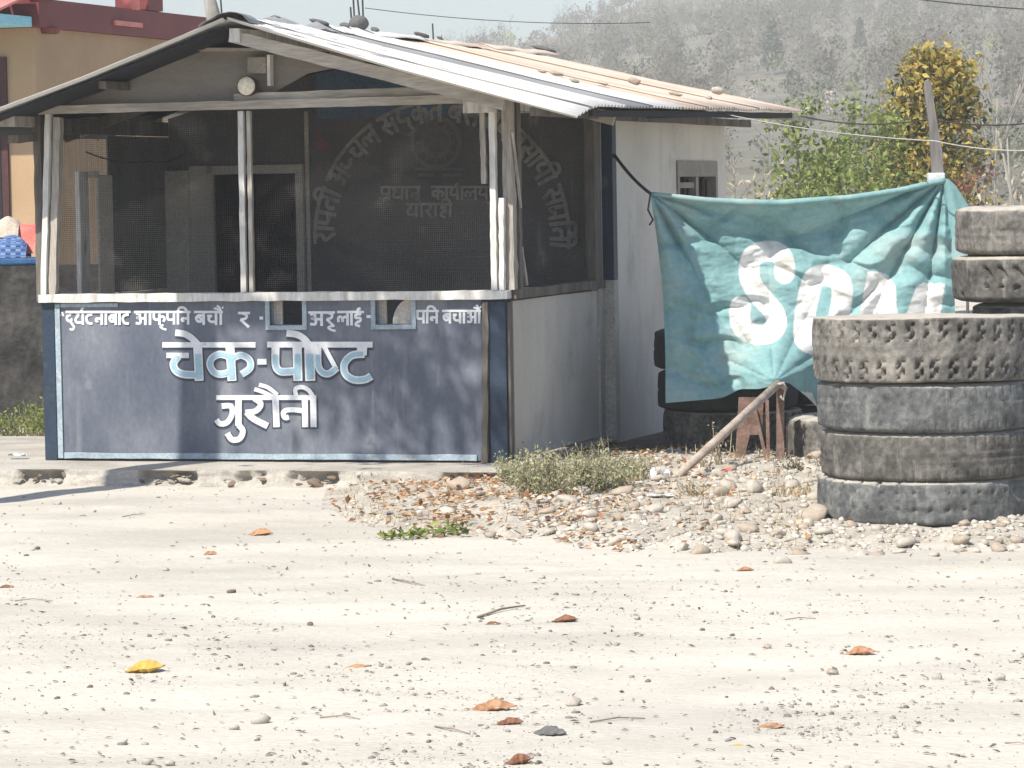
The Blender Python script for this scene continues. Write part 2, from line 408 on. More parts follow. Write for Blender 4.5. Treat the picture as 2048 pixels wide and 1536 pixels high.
class MB:
    def __init__(self):
        self.v = []
        self.f = []

    def add(self, V, Fc):
        n = len(self.v)
        self.v += [tuple(float(c) for c in p) for p in V]
        self.f += [tuple(i + n for i in q) for q in Fc]

    def box(self, x0, x1, y0, y1, z0, z1):
        V = [(x, y, z) for z in (z0, z1) for (x, y) in ((x0, y0), (x1, y0), (x1, y1), (x0, y1))]
        self.add(V, [(3, 2, 1, 0), (4, 5, 6, 7), (0, 1, 5, 4), (1, 2, 6, 5), (2, 3, 7, 6), (3, 0, 4, 7)])

    def beam(self, p0, p1, w, h, up=(0, 0, 1), seg=1, jit=0.0):
        """a timber from p0 to p1: w across, h along up"""
        p0 = np.array(p0, float); p1 = np.array(p1, float)
        d = p1 - p0
        d /= np.linalg.norm(d)
        up = np.array(up, float)
        s = np.cross(d, up)
        s /= np.linalg.norm(s)
        t = np.cross(s, d)
        V = []
        for i in range(seg + 1):
            c = p0 + (p1 - p0) * i / seg
            for a, b in ((-1, -1), (1, -1), (1, 1), (-1, 1)):
                j = [rnd.uniform(-jit, jit) for _ in range(2)]
                V.append(c + s * (a * w / 2 + j[0]) + t * (b * h / 2 + j[1]))
        Fc = [(0, 1, 2, 3), (seg * 4 + 3, seg * 4 + 2, seg * 4 + 1, seg * 4)]
        for i in range(seg):
            for k in range(4):
                Fc.append((i * 4 + k, (i + 1) * 4 + k, (i + 1) * 4 + (k + 1) % 4, i * 4 + (k + 1) % 4))
        self.add(V, Fc)

    def tube(self, pts, rad, n=6, caps=True):
        pts = [np.array(p, float) for p in pts]
        if np.isscalar(rad):
            rad = [rad] * len(pts)
        V = []
        ref = np.array([.31, .17, .94])
        for i, p in enumerate(pts):
            d = pts[min(i + 1, len(pts) - 1)] - pts[max(i - 1, 0)]
            d /= np.linalg.norm(d) + 1e-9
            s = np.cross(d, ref)
            if np.linalg.norm(s) < .1:
                s = np.cross(d, np.array([1., 0, 0]))
            s /= np.linalg.norm(s)
            t = np.cross(s, d)
            for k in range(n):
                a = 2 * math.pi * k / n
                V.append(p + (s * math.cos(a) + t * math.sin(a)) * rad[i])
        Fc = []
        for i in range(len(pts) - 1):
            for k in range(n):
                Fc.append((i * n + k, i * n + (k + 1) % n, (i + 1) * n + (k + 1) % n, (i + 1) * n + k))
        if caps:
            Fc.append(tuple(range(n - 1, -1, -1)))
            Fc.append(tuple((len(pts) - 1) * n + k for k in range(n)))
        self.add(V, Fc)

    def prism(self, poly, axis, a0, a1):
        """poly: (p,q) points; axis 'y' -> (x,z) extruded along y, 'x' -> (y,z) along x, 'z' -> (x,y) along z"""
        n = len(poly)
        def mk(p, a):
            return {'y': (p[0], a, p[1]), 'x': (a, p[0], p[1]), 'z': (p[0], p[1], a)}[axis]
        V = [mk(p, a0) for p in poly] + [mk(p, a1) for p in poly]
        Fc = [tuple(range(n)), tuple(range(2 * n - 1, n - 1, -1))]
        for i in range(n):
            Fc.append((i, n + i, n + (i + 1) % n, (i + 1) % n))
        self.add(V, Fc)

    def grid(self, P):
        """P (a,b,3) array of points"""
        a, b, _ = P.shape
        self.add(P.reshape(-1, 3), [(i * b + j, i * b + j + 1, (i + 1) * b + j + 1, (i + 1) * b + j)
                                    for i in range(a - 1) for j in range(b - 1)])

    def build(self, name, m, parent=None, loc=None, bevel=0.0, smooth=False, solid=0.0):
        V = np.array(self.v)
        if loc is not None:
            V = V - np.array(loc)
        me = bpy.data.meshes.new(name)
        me.from_pydata(V.tolist(), [], self.f)
        me.update()
        o = link(name, me, m, parent, loc, smooth)
        if bevel > 0:
            b = o.modifiers.new('bevel', 'BEVEL')
            b.width = bevel
            b.segments = 2
            b.limit_method = 'ANGLE'
        if solid > 0:
            s = o.modifiers.new('solid', 'SOLIDIFY')
            s.thickness = solid
        return o


def spline(pts, sub=5):
    P = [np.array(p, float) for p in pts]
    if len(P) < 3:
        return P
    out = []
    for i in range(len(P) - 1):
        a = P[max(i - 1, 0)]; b = P[i]; c = P[i + 1]; d = P[min(i + 2, len(P) - 1)]
        for k in range(sub):
            t = k / sub
            out.append(.5 * ((2 * b) + (c - a) * t + (2 * a - 5 * b + 4 * c - d) * t * t + (3 * b - a - 3 * c + d) * t ** 3))
    out.append(P[-1])
    return out


def vnoise(x, y, s=0):
    """cheap smooth value noise, numpy arrays"""
    x = np.asarray(x, float); y = np.asarray(y, float)
    xi = np.floor(x).astype(np.int64); yi = np.floor(y).astype(np.int64)
    fx = x - xi; fy = y - yi
    fx = fx * fx * (3 - 2 * fx); fy = fy * fy * (3 - 2 * fy)
    def h(a, b):
        n = (a * 374761393 + b * 668265263 + s * 982451653) & 0x7fffffff
        n = ((n ^ (n >> 13)) * 1274126177) & 0x7fffffff
        return ((n ^ (n >> 16)) & 0xffff) / 65535.0
    return (h(xi, yi) * (1 - fx) + h(xi + 1, yi) * fx) * (1 - fy) + (h(xi, yi + 1) * (1 - fx) + h(xi + 1, yi + 1) * fx) * fy


def fbm(x, y, s=0, o=4):
    r = 0; a = .5
    for k in range(o):
        r = r + a * vnoise(np.asarray(x) * 2 ** k, np.asarray(y) * 2 ** k, s + k)
        a *= .5
    return r


def leaves_mesh(name, P, size, flat=0.0, aspect=.5, var=.4):
    """a folded four-point leaf at every point of P (n,3)"""
    P = np.asarray(P, float)
    n = len(P)
    d = rng.normal(size=(n, 3))
    d[:, 2] *= (1 - flat)
    d /= np.linalg.norm(d, axis=1)[:, None]
    w = rng.normal(size=(n, 3))
    w[:, 2] *= (1 - flat)
    s = np.cross(d, w)
    if flat > .5:
        s = np.cross(d, np.tile([0, 0, 1.0], (n, 1)) + rng.normal(size=(n, 3)) * .25)
    s /= np.linalg.norm(s, axis=1)[:, None]
    up = np.cross(s, d)
    L = (size * (1 + var * rng.uniform(-1, 1, n)))[:, None]
    a = P - d * L * .5
    b = P + s * L * aspect * .5 + up * L * .12
    c = P + d * L * .5
    e = P - s * L * aspect * .5 + up * L * .12
    V = np.stack([a, b, c, e], 1).reshape(-1, 3)
    i = np.arange(n) * 4
    Fc = np.stack([np.stack([i, i + 1, i + 2], 1), np.stack([i, i + 2, i + 3], 1)], 1).reshape(-1, 3)
    return npmesh(name, V, Fc)


def join_np(parts):
    V = []; Fc = []; n = 0
    for v, f in parts:
        V.append(v); Fc.append(f + n); n += len(v)
    return np.concatenate(V), np.concatenate(Fc)


ICO_V, ICO_F = None, None


def ico(sub):
    import bmesh
    bm = bmesh.new()
    bmesh.ops.create_icosphere(bm, subdivisions=sub, radius=1)
    v = np.array([x.co[:] for x in bm.verts])
    bm.verts.index_update()
    f = np.array([[x.index for x in q.verts] for q in bm.faces])
    bm.free()
    return v, f


ICO2 = ico(2)
ICO1 = ico(1)


def stone_verts(base, seed, sq=(1, .8, .6), amp=.3):
    r = np.random.default_rng(seed)
    V = base[0].copy()
    for _ in range(9):                              # cut flat facets into the ball
        d = r.normal(size=3); d /= np.linalg.norm(d)
        h = r.uniform(.45, .82)
        over = V @ d - h
        V -= np.outer(np.maximum(over, 0), d) * .85
    V *= (1 + amp * (r.random(len(V))[:, None] - .5) * .6)
    return V * np.array(sq)


STONES = []
for k in range(10):
    sq = (1, rnd.uniform(.65, .95), rnd.uniform(.42, .75))
    me = npmesh('stone_shape', stone_verts(ICO2, 100 + k, sq), ICO2[1])
    me.polygons.foreach_set('use_smooth', np.ones(len(me.polygons), bool))
    me.materials.append(M['stone'] if k % 4 else M['stone2'])
    STONES.append(me)


def stone(name, p, r, parent=None, me=None):
    o = bpy.data.objects.new(name, me or rnd.choice(STONES))
    COL.objects.link(o)
    o.scale = (r * rnd.uniform(.85, 1.2), r, r * rnd.uniform(.8, 1.1))
    o.rotation_euler = (rnd.uniform(-.3, .3), rnd.uniform(-.3, .3), rnd.uniform(0, 6.28))
    o.location = p
    if parent is not None:
        o.parent = parent
    return o


# ------------------------------------------------------------------ ground, bank, hill
def bank_h(x, y):
    """height of the stony bank beside the hut"""
    return 0


def edge_y(u):                       # lower picture edge of the stony bank, turned into ground points below
    return np.interp(u, [620, 760, 960, 1100, 1400, 1640, 2060, 2200], [1015, 1062, 1075, 1080, 1104, 1096, 1090, 1090]) + (fbm(u / 55., u * 0 + 2.0, 44, 4) - .47) * 38


def gzv(x, y):
    """small relief of the yard: shallow wheel ruts across the view, trodden lumps"""
    x = np.asarray(x, float); y = np.asarray(y, float)
    f = np.exp(-((y - 14) / 9.0) ** 4)
    h = (fbm(x * .55, y * 1.5, 3, 4) - .47) * .06 + (fbm(x * 3.2 + 9, y * 4.5, 5, 4) - .47) * .022
    rut = np.exp(-((y - 15.2 - .12 * np.sin(x * .6)) / .16) ** 2) + np.exp(-((y - 13.3 - .15 * np.sin(x * .5 + 1)) / .16) ** 2) + .7 * np.exp(-((y - 11.6 + .1 * x) / .14) ** 2)
    return (h - .012 * rut) * f - .01


xs = np.concatenate([np.linspace(-380, -9, 24)[:-1], np.linspace(-9, -3.2, 30)[:-1], np.linspace(-3.2, 3.6, 190), np.linspace(3.6, 9, 30)[1:], np.linspace(9, 380, 24)[1:]])
ys = np.concatenate([np.linspace(-40, 8, 14)[:-1], np.linspace(8, 21, 330), np.linspace(21, 34, 40)[1:], np.linspace(34, 700, 34)[1:]])
XX, YY = np.meshgrid(xs, ys)
gm = MB()
gm.grid(np.stack([XX, YY, gzv(XX, YY)], -1))
g = gm.build('ground', 'ground', smooth=True)
tag(g, 'dusty pale yard of packed earth and grit', None, kind='structure')


def gz(x, y):
    return float(gzv(x, y))


# stony bank: a low sheet of soil that carries the stones
bu = np.linspace(640, 2300, 84)
rows = 16
P = np.zeros((rows, len(bu), 3))
for j, u in enumerate(bu):
    near = ground(u, edge_y(u))
    far = ground(u + 30, 905)
    for i in range(rows):
        t = i / (rows - 1)
        p = near * (1 - t) + far * t
        h = .07 * math.sin(min(1, t * 4) * math.pi / 2) * min(1, max(0, (u - 660) / 340)) + .03 * (vnoise(p[0] * 4, p[1] * 4, 5) - .4) * min(1, t * 6)
        if t > .9:
            h -= .05 * (t - .9) * 10
        P[i, j] = (p[0], p[1], h + gz(p[0], p[1]) - (.03 if i == 0 else -.004))
bm_ = MB()
bm_.grid(P[:, ::-1])
bank = bm_.build('stony_bank', 'bank', smooth=True)
tag(bank, 'low bank of pale river stones and dry soil beside the hut', None, kind='structure')
BP = P


def bank_z(u, t):
    j = (u - 640) / (2300 - 640) * (len(bu) - 1)
    i = t * (rows - 1)
    j0 = int(min(max(j, 0), len(bu) - 2)); i0 = int(min(max(i, 0), rows - 2))
    fj = min(max(j - j0, 0), 1); fi = min(max(i - i0, 0), 1)
    a = BP[i0, j0] * (1 - fj) + BP[i0, j0 + 1] * fj
    b = BP[i0 + 1, j0] * (1 - fj) + BP[i0 + 1, j0 + 1] * fj
    return a * (1 - fi) + b * fi


# countable stones on the bank
cnt = 0
taken = []
tries = 0
while cnt < 300 and tries < 9000:
    tries += 1
    u = rnd.uniform(760, 2060)
    t = rnd.random() ** 1.6 * .82
    if u < 1060 and rnd.random() > .12:
        continue
    r = rnd.choice([.024, .03, .034, .04, .047, .056, .066])
    if t > .3:
        r *= rnd.choice([.8, 1, 1.25])
    p = bank_z(u, t)
    if math.hypot(p[0] - 2.11, p[1] - 17.55) < .56:
        continue
    if any((p[0] - q[0]) ** 2 + (p[1] - q[1]) ** 2 < ((r + q[2]) * .72) ** 2 for q in taken):
        continue
    taken.append((p[0], p[1], r))
    stone('stone', (p[0], p[1], p[2] + r * .2), r, bank)
    cnt += 1
# named larger stones of the photograph
for (u, v, r) in ((1315, 962, .085), (1625, 1046, .11), (1735, 948, .075), (1690, 1070, .055), (1560, 1105, .05), (1905, 1082, .05), (1870, 1090, .045),
                  (1950, 1082, .04), (2000, 1080, .055), (1800, 1085, .04), (1210, 990, .05)):
    p = ground(u, v, .03)
    nr = ground(u, float(edge_y(np.array(float(u))))); fa = ground(u + 30, 905)
    t = (p[1] - nr[1]) / (fa[1] - nr[1])
    zb_ = max(gz(p[0], p[1]), float(bank_z(u, min(.95, t))[2])) if t > 0 else gz(p[0], p[1])
    stone('stone', (p[0], p[1], zb_ + r * .12), r, bank)


def scatter_stones(name, pts, rad, m, parent=None, label=None):
    parts = []
    protos = [stone_verts(ICO1, 300 + k, (1, .8, .6)) for k in range(6)]
    for p, r in zip(pts, rad):
        a = rnd.uniform(0, 6.28)
        Rz = np.array([[math.cos(a), -math.sin(a), 0], [math.sin(a), math.cos(a), 0], [0, 0, 1]])
        V = (rnd.choice(protos) * np.array([rnd.uniform(.8, 1.5), 1, rnd.uniform(.7, 1.1)])) @ Rz.T * r + np.array(p)
        parts.append((V, ICO1[1]))
    V, Fc = join_np(parts)
    o = link(name, npmesh(name, V, Fc), m, parent)
    tag(o, label, None, kind='stuff')
    return o


pts, rad = [], []
for _ in range(4200):
    u = rnd.uniform(690, 2100); t = rnd.random() ** 1.4 * .95
    if u < 1050 and rnd.random() > .2: continue
    p = bank_z(u, t); r = rnd.choice([.006, .008, .01, .013, .017, .022, .028])
    pts.append((p[0], p[1], p[2] + r * .16)); rad.append(r)
scatter_stones('small_stones', pts, rad, 'pebble', bank)
pts, rad = [], []
while len(pts) < 7500:
    u = rnd.uniform(-80, 2130); v = rnd.uniform(955, 1570)
    d = fbm(u / 260., v / 80., 21, 3)
    if rnd.random() > max(.10, (d - .33) * 2.2) * (1.0 if v > 1150 else .55): continue
    p = ground(u, v)
    r = min(.016, .0021 * (1 / max(.01, rnd.random())) ** .55)
    pts.append((p[0], p[1], gz(p[0], p[1]) + r * .12)); rad.append(r)
scatter_stones('gravel', pts, rad, 'gravel', None, 'loose grit and small pebbles strewn over the dusty yard')

# sheet of darker soil in the lee of the hut
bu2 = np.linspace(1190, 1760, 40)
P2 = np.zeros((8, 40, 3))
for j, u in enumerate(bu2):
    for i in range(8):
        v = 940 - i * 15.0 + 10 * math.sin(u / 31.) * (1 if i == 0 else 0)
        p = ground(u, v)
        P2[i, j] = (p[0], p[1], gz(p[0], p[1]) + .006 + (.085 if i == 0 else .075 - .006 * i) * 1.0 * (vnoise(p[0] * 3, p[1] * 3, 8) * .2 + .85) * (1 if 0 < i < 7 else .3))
mb_ = MB(); mb_.grid(P2[:, ::-1]); o = mb_.build('dark_soil', 'soil', smooth=True)
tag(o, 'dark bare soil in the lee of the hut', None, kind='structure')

# hill
hx = np.linspace(-380, 380, 110)
hy = np.linspace(110, 690, 76)
HX, HY = np.meshgrid(hx, hy)


def hill_z(x, y):
    x = np.asarray(x, float); y = np.asarray(y, float)
    u = x / 600. * FPX + 1024
    top = (382 + np.clip((u - 1260) * .255, -382 + 60, 900)) / FPX * 600
    top = top + (fbm(x / 25, y / 60, 40, 4) - .47) * 7 * np.clip(top / 30, 0, 1)
    s = np.clip((y - 115) / 485, 0, 1)
    s = s ** 1.15 * (1.0 - .1 * np.sin(s * math.pi))
    back = np.clip((y - 600) / 300, 0, 1)
    return top * s * (1 - .8 * back) + (fbm(x / 14, y / 18, 50, 3) - .43) * 3.2 * s - .3


HZ = hill_z(HX, HY)
hm = MB()
hm.grid(np.stack([HX, HY, HZ], -1))
hill = hm.build('hillside', 'hill', smooth=True)
tag(hill, 'long hazy hillside rising behind the yard', None, kind='structure')


def bare_tree(seed, h=5.0, bushy=40, spread=.32):
    """trunk, limbs and twig flakes of a leafless tree as triangles, unit height h"""
    r = np.random.default_rng(seed)
    parts = []
    def stick(a, b, w):
        a = np.array(a); b = np.array(b)
        d = b - a
        s = np.cross(d, r.normal(size=3)); s /= np.linalg.norm(s) + 1e-9
        q = np.cross(d, s); q /= np.linalg.norm(q) + 1e-9
        V = np.array([a + s * w, a - s * w * .5 + q * w * .87, a - s * w * .5 - q * w * .87, b])
        parts.append((V, np.array([[0, 1, 3], [1, 2, 3], [2, 0, 3]])))
    lean = r.normal(size=2) * .06 * h
    top = np.array([lean[0], lean[1], h])
    stick((0, 0, -.4), top, .018 * h)
    for k in range(bushy):
        t = r.uniform(.3, .95)
        a = np.array([0, 0, 0]) * (1 - t) + top * t
        ang = r.uniform(0, 6.28); ln = h * spread * (1.15 - t) * r.uniform(.6, 1.3)
        b = a + np.array([math.cos(ang) * ln, math.sin(ang) * ln, ln * r.uniform(.4, 1.2)])
        stick(a, b, .006 * h)
        for q in range(3):
            c = a + (b - a) * r.uniform(.3, .9)
            e = c + r.normal(size=3) * ln * .33 + np.array([0, 0, ln * .25])
            stick(c, e, .006 * h)
    return join_np(parts)


def crown_tree(seed, h=5.0, n=90, cone=False):
    r = np.random.default_rng(seed)
    parts = []
    V = np.array([[.02 * h, 0, -.3], [-.01 * h, .017 * h, -.3], [-.01 * h, -.017 * h, -.3], [0, 0, h * .8]])
    parts.append((V, np.array([[0, 1, 3], [1, 2, 3], [2, 0, 3]])))
    for k in range(n):
        t = r.uniform(.25, 1)
        rad = h * (.28 * (1.05 - t) if cone else .26 * math.sqrt(max(0, 1 - ((t - .62) / .4) ** 2)))
        a = r.uniform(0, 6.28); q = rad * math.sqrt(r.random())
        p = np.array([math.cos(a) * q, math.sin(a) * q, t * h])
        s = h * r.uniform(.016, .045)
        tri = r.normal(size=(3, 3)) * s
        parts.append((p + tri, np.array([[0, 1, 2]])))
    return join_np(parts)


def blob_crown(seed):
    """the ragged crown of a far tree: leaf sprays lying on a few lobes, unit height"""
    r = np.random.default_rng(seed)
    parts = []
    for k in range(r.integers(3, 6)):
        c = np.array([r.normal() * .17, r.normal() * .17, r.uniform(.35, .8)])
        rad = np.array([.2, .2, .22]) * r.uniform(.6, 1.15)
        for q in range(26):
            d = r.normal(size=3); d /= np.linalg.norm(d)
            if d[2] < -.5: continue
            n_ = d + r.normal(size=3) * .35; n_ /= np.linalg.norm(n_)
            s_ = np.cross(n_, r.normal(size=3)); s_ /= np.linalg.norm(s_)
            t_ = np.cross(n_, s_)
            p = c + d * rad * r.uniform(.75, 1.15)
            w = r.uniform(.03, .06)
            parts.append((np.array([p + s_ * w, p - s_ * w * .6 + t_ * w, p - s_ * w * .6 - t_ * w * r.uniform(.6, 1.4)]), np.array([[0, 1, 2]])))
    return join_np(parts)


protos = [bare_tree(500 + k, 1.0, 9, .34) for k in range(6)] + [blob_crown(520 + k) for k in range(4)]
SINGLE = (
        (1545, 150, 110, 'pine', 'dark blue-green evergreen high on the bare hillside above the roof end', True),
        (1590, 200, 60, 'pine', 'small dark bush below the tall evergreen on the hillside', False),
        (1985, 110, 40, 'lime', 'lime green tree top high on the hillside', False),
        (1925, 105, 24, 'lime', 'tiny lime green tree beside the bigger lime green crown', False),
        (1660, 235, 56, 'blossom', 'pale blossoming small tree low on the grey hillside', False),
        (1075, 62, 62, 'forest', 'lone grey tree standing up from the falling ridge line', False),
        (1020, 100, 34, 'lime', 'dull green bush just above the tin roof', False),
        (1290, 115, 60, 'scrub', 'dull green thicket on the hillside above the roof stones', False),
        (1190, 118, 34, 'pine', 'dark upright bush on the hillside over the middle of the roof', True),
        (1410, 75, 48, 'scrub', 'round green crown high on the hillside left of the evergreen', False),
        (1720, 105, 70, 'pine', 'slim dark tree on the hillside left of the orange tree', True),
        (1500, 215, 46, 'blossom', 'pale bare crown low on the slope over the far eave', False))


def slope_hit(u, v):
    for D in np.arange(150, 640, 3.0):
        p = atd(u, v, D)
        if float(hill_z(p[0], D)) >= p[2]: break
    return D


GLADES = [(t_[0], t_[2], slope_hit(t_[0], t_[1])) for t_ in SINGLE]      # the single trees stand clear of the wood
parts = []
n = 0
while n < 5600:
    y = 125 + 560 * rnd.random() ** .8
    x = rnd.uniform(-.09, .20) * y
    u = x / y * FPX + 1024
    if u < 560 and rnd.random() < .7: continue
    dens = fbm(x / 9 + 7, y / 22, 60, 3)
    if rnd.random() > .3 + 1.2 * dens: continue
    if any(abs(u - gu) < gh * .55 + 6 and gd - 150 < y < gd + 6 for gu, gh, gd in GLADES): continue
    kind = rnd.choices(range(10), weights=[2.6] * 6 + [3] * 4)[0]
    h = (rnd.uniform(2.6, 5.2) if kind < 6 else rnd.uniform(1.8, 4.0)) * (.8 + .8 * dens)
    if y < 220: h *= .65
    a = rnd.uniform(0, 6.28)
    Rz = np.array([[math.cos(a), -math.sin(a), 0], [math.sin(a), math.cos(a), 0], [0, 0, 1]])
    V = protos[kind][0] @ Rz.T * h + np.array([x, y, float(hill_z(x, y)) - .1])
    parts.append((V, protos[kind][1]))
    n += 1
V, Fc = join_np(parts)
print('forest tris', len(Fc))
fo = link('hill_forest', npmesh('hill_forest', V, Fc), 'forest')
tag(fo, 'leafless grey forest covering the far hillside', None, kind='stuff')

# trees on the hill that can be told apart
def hill_tree(u, v, hpx, m, label, cone=False, name='hill_tree', n=420):
    """stands where the sight line through the foot of the tree meets the slope"""
    D = slope_hit(u, v)
    p = atd(u, v, D)
    h = hpx * D / FPX
    root = empty(name, (p[0], D, float(hill_z(p[0], D)) - .2))
    tag(root, label, 'tree', 'single trees standing out on the hillside')
    r = np.random.default_rng(int(u))
    parts = []
    for k in range(n):
        t = r.uniform(.18, 1)
        rad = (.26 * (1.08 - t) if cone else .34 * math.sqrt(max(0, 1 - ((t - .6) / .42) ** 2))) * h
        a_ = r.uniform(0, 6.28); q = rad * math.sqrt(r.uniform(.3, 1))
        pc = np.array([math.cos(a_) * q, math.sin(a_) * q, t * h])
        parts.append((pc + r.normal(size=(3, 3)) * h * .04, np.array([[0, 1, 2]])))
    V, Fc = join_np(parts)
    link('crown', npmesh('crown', V, Fc), m, root)
    mb = MB(); mb.tube([(0, 0, -.3), (0, 0, h * .8)], [.025 * h, .01 * h], 5); mb.build('trunk', 'palebark', root)


parts = []
for _ in range(420):                                # green scrub in patches
    y = rnd.uniform(150, 560); x = rnd.uniform(-.02, .17) * y
    if fbm(x / 12 + 3, y / 30, 63, 2) < .40: continue
    a = rnd.uniform(0, 6.28); h = rnd.uniform(1.6, 4.2)
    pr = protos[6 + rnd.randint(0, 3)]
    parts.append((pr[0] * h + np.array([x, y, float(hill_z(x, y)) - .2]), pr[1]))
V, Fc = join_np(parts)
o = link('hill_scrub', npmesh('hill_scrub', V, Fc), 'scrub')
tag(o, 'faint green scrub scattered over the far hillside', None, kind='stuff')
for (u, v, hpx, m, lab, cone) in SINGLE:
    hill_tree(u, v, hpx, m, lab, cone=cone)


# ------------------------------------------------------------------ trees and shrubs in the middle distance
def branchy(base, h, n_limb, crown_fn, leaf_m, leaf_size, n_leaf, name, label, cat, group=None, bark='bark', lean=(0, 0), r0=.04, seed=1, extra=None):
    """tapered trunk with limbs; leaves gather round limb ends; crown_fn(t) gives the crown radius at height t"""
    r = random.Random(seed)
    root = empty(name, tuple(base))
    tag(root, label, cat, group)
    mb = MB()
    tr = [np.array([lean[0] * t + .04 * h * math.sin(t * 5 + seed) * t, lean[1] * t, h * .95 * t - (.05 if t == 0 else 0)]) for t in np.linspace(0, 1, 7)]
    mb.tube(tr, [r0 * (1 - .82 * t) for t in np.linspace(0, 1, 7)], 7)
    ends = []
    for k in range(n_limb):
        t = r.uniform(.25, .95)
        i = t * 6; i0 = int(min(i, 5))
        a = tr[i0] + (tr[i0 + 1] - tr[i0]) * (i - i0)
        ang = r.uniform(0, 6.28)
        R = crown_fn(min(1, t + .1)) * r.uniform(.55, 1.05)
        b = a + np.array([math.cos(ang) * R, math.sin(ang) * R, R * r.uniform(.2, .8)])
        mid = (a + b) / 2 + np.array([0, 0, .08 * R])
        mb.tube([a, mid, b], [r0 * .35 * (1.1 - t), r0 * .22 * (1.1 - t), r0 * .08], 5)
        ends += [b, (mid + b) / 2, b]
    mb.build('trunk', bark, root, smooth=True)
    ends = np.array(ends)
    idx = rng.integers(0, len(ends), n_leaf)
    sp = h * .036
    Pl = ends[idx] + rng.normal(size=(n_leaf, 3)) * sp
    link('crown', leaves_mesh('crown', Pl, leaf_size, aspect=.55), leaf_m, root)
    if extra:
        m2, cnt, zlo, zhi = extra
        sel = ends[(ends[:, 2] > zlo) & (ends[:, 2] < zhi)]
        if len(sel):
            Pl = sel[rng.integers(0, len(sel), cnt)] + rng.normal(size=(cnt, 3)) * sp
            link('lower_leaves', leaves_mesh('lower_leaves', Pl, leaf_size, aspect=.55), m2, root)
    return root


D = 45.0
b = atd(1862, 600, D); b[2] = 0
branchy(b, 3.65, 130, lambda t: .58 * math.sin(min(1, (t * .86 + .12)) * math.pi) ** .6 + .10, 'leaforange', .095, 6200, 'autumn_tree',
        'tall narrow tree with orange and yellow leaves behind the banner post', 'tree', seed=3, r0=.05, extra=('leafdark', 1500, .6, 2.9))
for (u, D, h, w, nl, m, lab, sd) in ((1590, 41, 2.75, .36, 900, 'leafgreen', 'loose light green shrub with bare twigs beside the tin roof end', 11),
                                     (1685, 42, 2.35, .48, 1500, 'leafgreen', 'dense bright green shrub behind the middle of the banner', 12),
                                     (1770, 40, 2.7, .5, 1500, 'leafgreen', 'bushy green shrub at the foot of the orange tree', 13),
                                     (1735, 47, 3.0, .33, 800, 'leafgreen', 'slim green shrub rising between the other green shrubs', 14),
                                     (1640, 44, 2.25, .45, 1100, 'leafgreen', 'low green shrub between the loose shrub and the dense one', 15)):
    b = atd(u, 600, D); b[2] = 0
    branchy(b, h, 46, lambda t, w=w: w * (.65 + .5 * math.sin(t * math.pi)), m, .075, int(nl * 1.25), 'green_shrub', lab, 'shrub', 'green shrubs behind the banner', seed=sd, r0=.028)
b = atd(1935, 600, 43); b[2] = 0
branchy(b, 2.05, 22, lambda t: .3, 'leafrust', .075, 420, 'rust_shrub', 'small reddish brown shrub beside the banner post', 'shrub', seed=21, r0=.022)


def bare_sapling(u, D, h, label, seed, lean):
    r = random.Random(seed)
    b = atd(u, 600, D); b[2] = 0
    root = empty('bare_sapling', tuple(b))
    tag(root, label, 'tree', 'leafless saplings beyond the tyres')
    mb = MB()
    def limb(p, d, ln, rad, depth):
        q = p + d * ln
        m_ = (p + q) / 2 + np.array([r.uniform(-1, 1), r.uniform(-1, 1), 0]) * ln * .05
        mb.tube([p, m_, q], [rad, rad * .8, rad * .55], 5)
        if depth > 0:
            for k in range(3 if depth > 1 else 2):
                s = r.uniform(.4, 1)
                nd = d + np.array([r.uniform(-.7, .7), r.uniform(-.7, .7), r.uniform(-.05, .4)])
                nd /= np.linalg.norm(nd)
                limb(p + (q - p) * s, nd, ln * r.uniform(.45, .7), rad * .5, depth - 1)
    limb(np.array([0, 0, -.05]), np.array([lean, 0, 1.0]) / math.hypot(lean, 1), h * .62, .035, 3)
    mb.build('trunk', 'palebark', root, smooth=True)


bare_sapling(2058, 55, 4.2, 'leafless pale sapling forking beyond the tyre stacks', 5, -.18)
bare_sapling(2030, 75, 4.6, 'thin bare sapling farther off on the rough slope', 9, -.05)
bare_sapling(1990, 95, 6.5, 'tall bare pale sapling standing against the hillside', 12, .03)
# rough pale scrub at the foot of the hill
pts = []
for _ in range(2600):
    y = rnd.uniform(60, 125); x = rnd.uniform(.03, .17) * y
    hgt = rnd.random() ** 2 * (.9 + .03 * (y - 60))
    pts.append((x, y, hgt + (max(0, y - 110) * .02)))
o = link('dry_scrub', leaves_mesh('dry_scrub', pts, .28, aspect=.25), 'dry')
tag(o, 'tangle of dry scrub at the foot of the hill', None, kind='stuff')


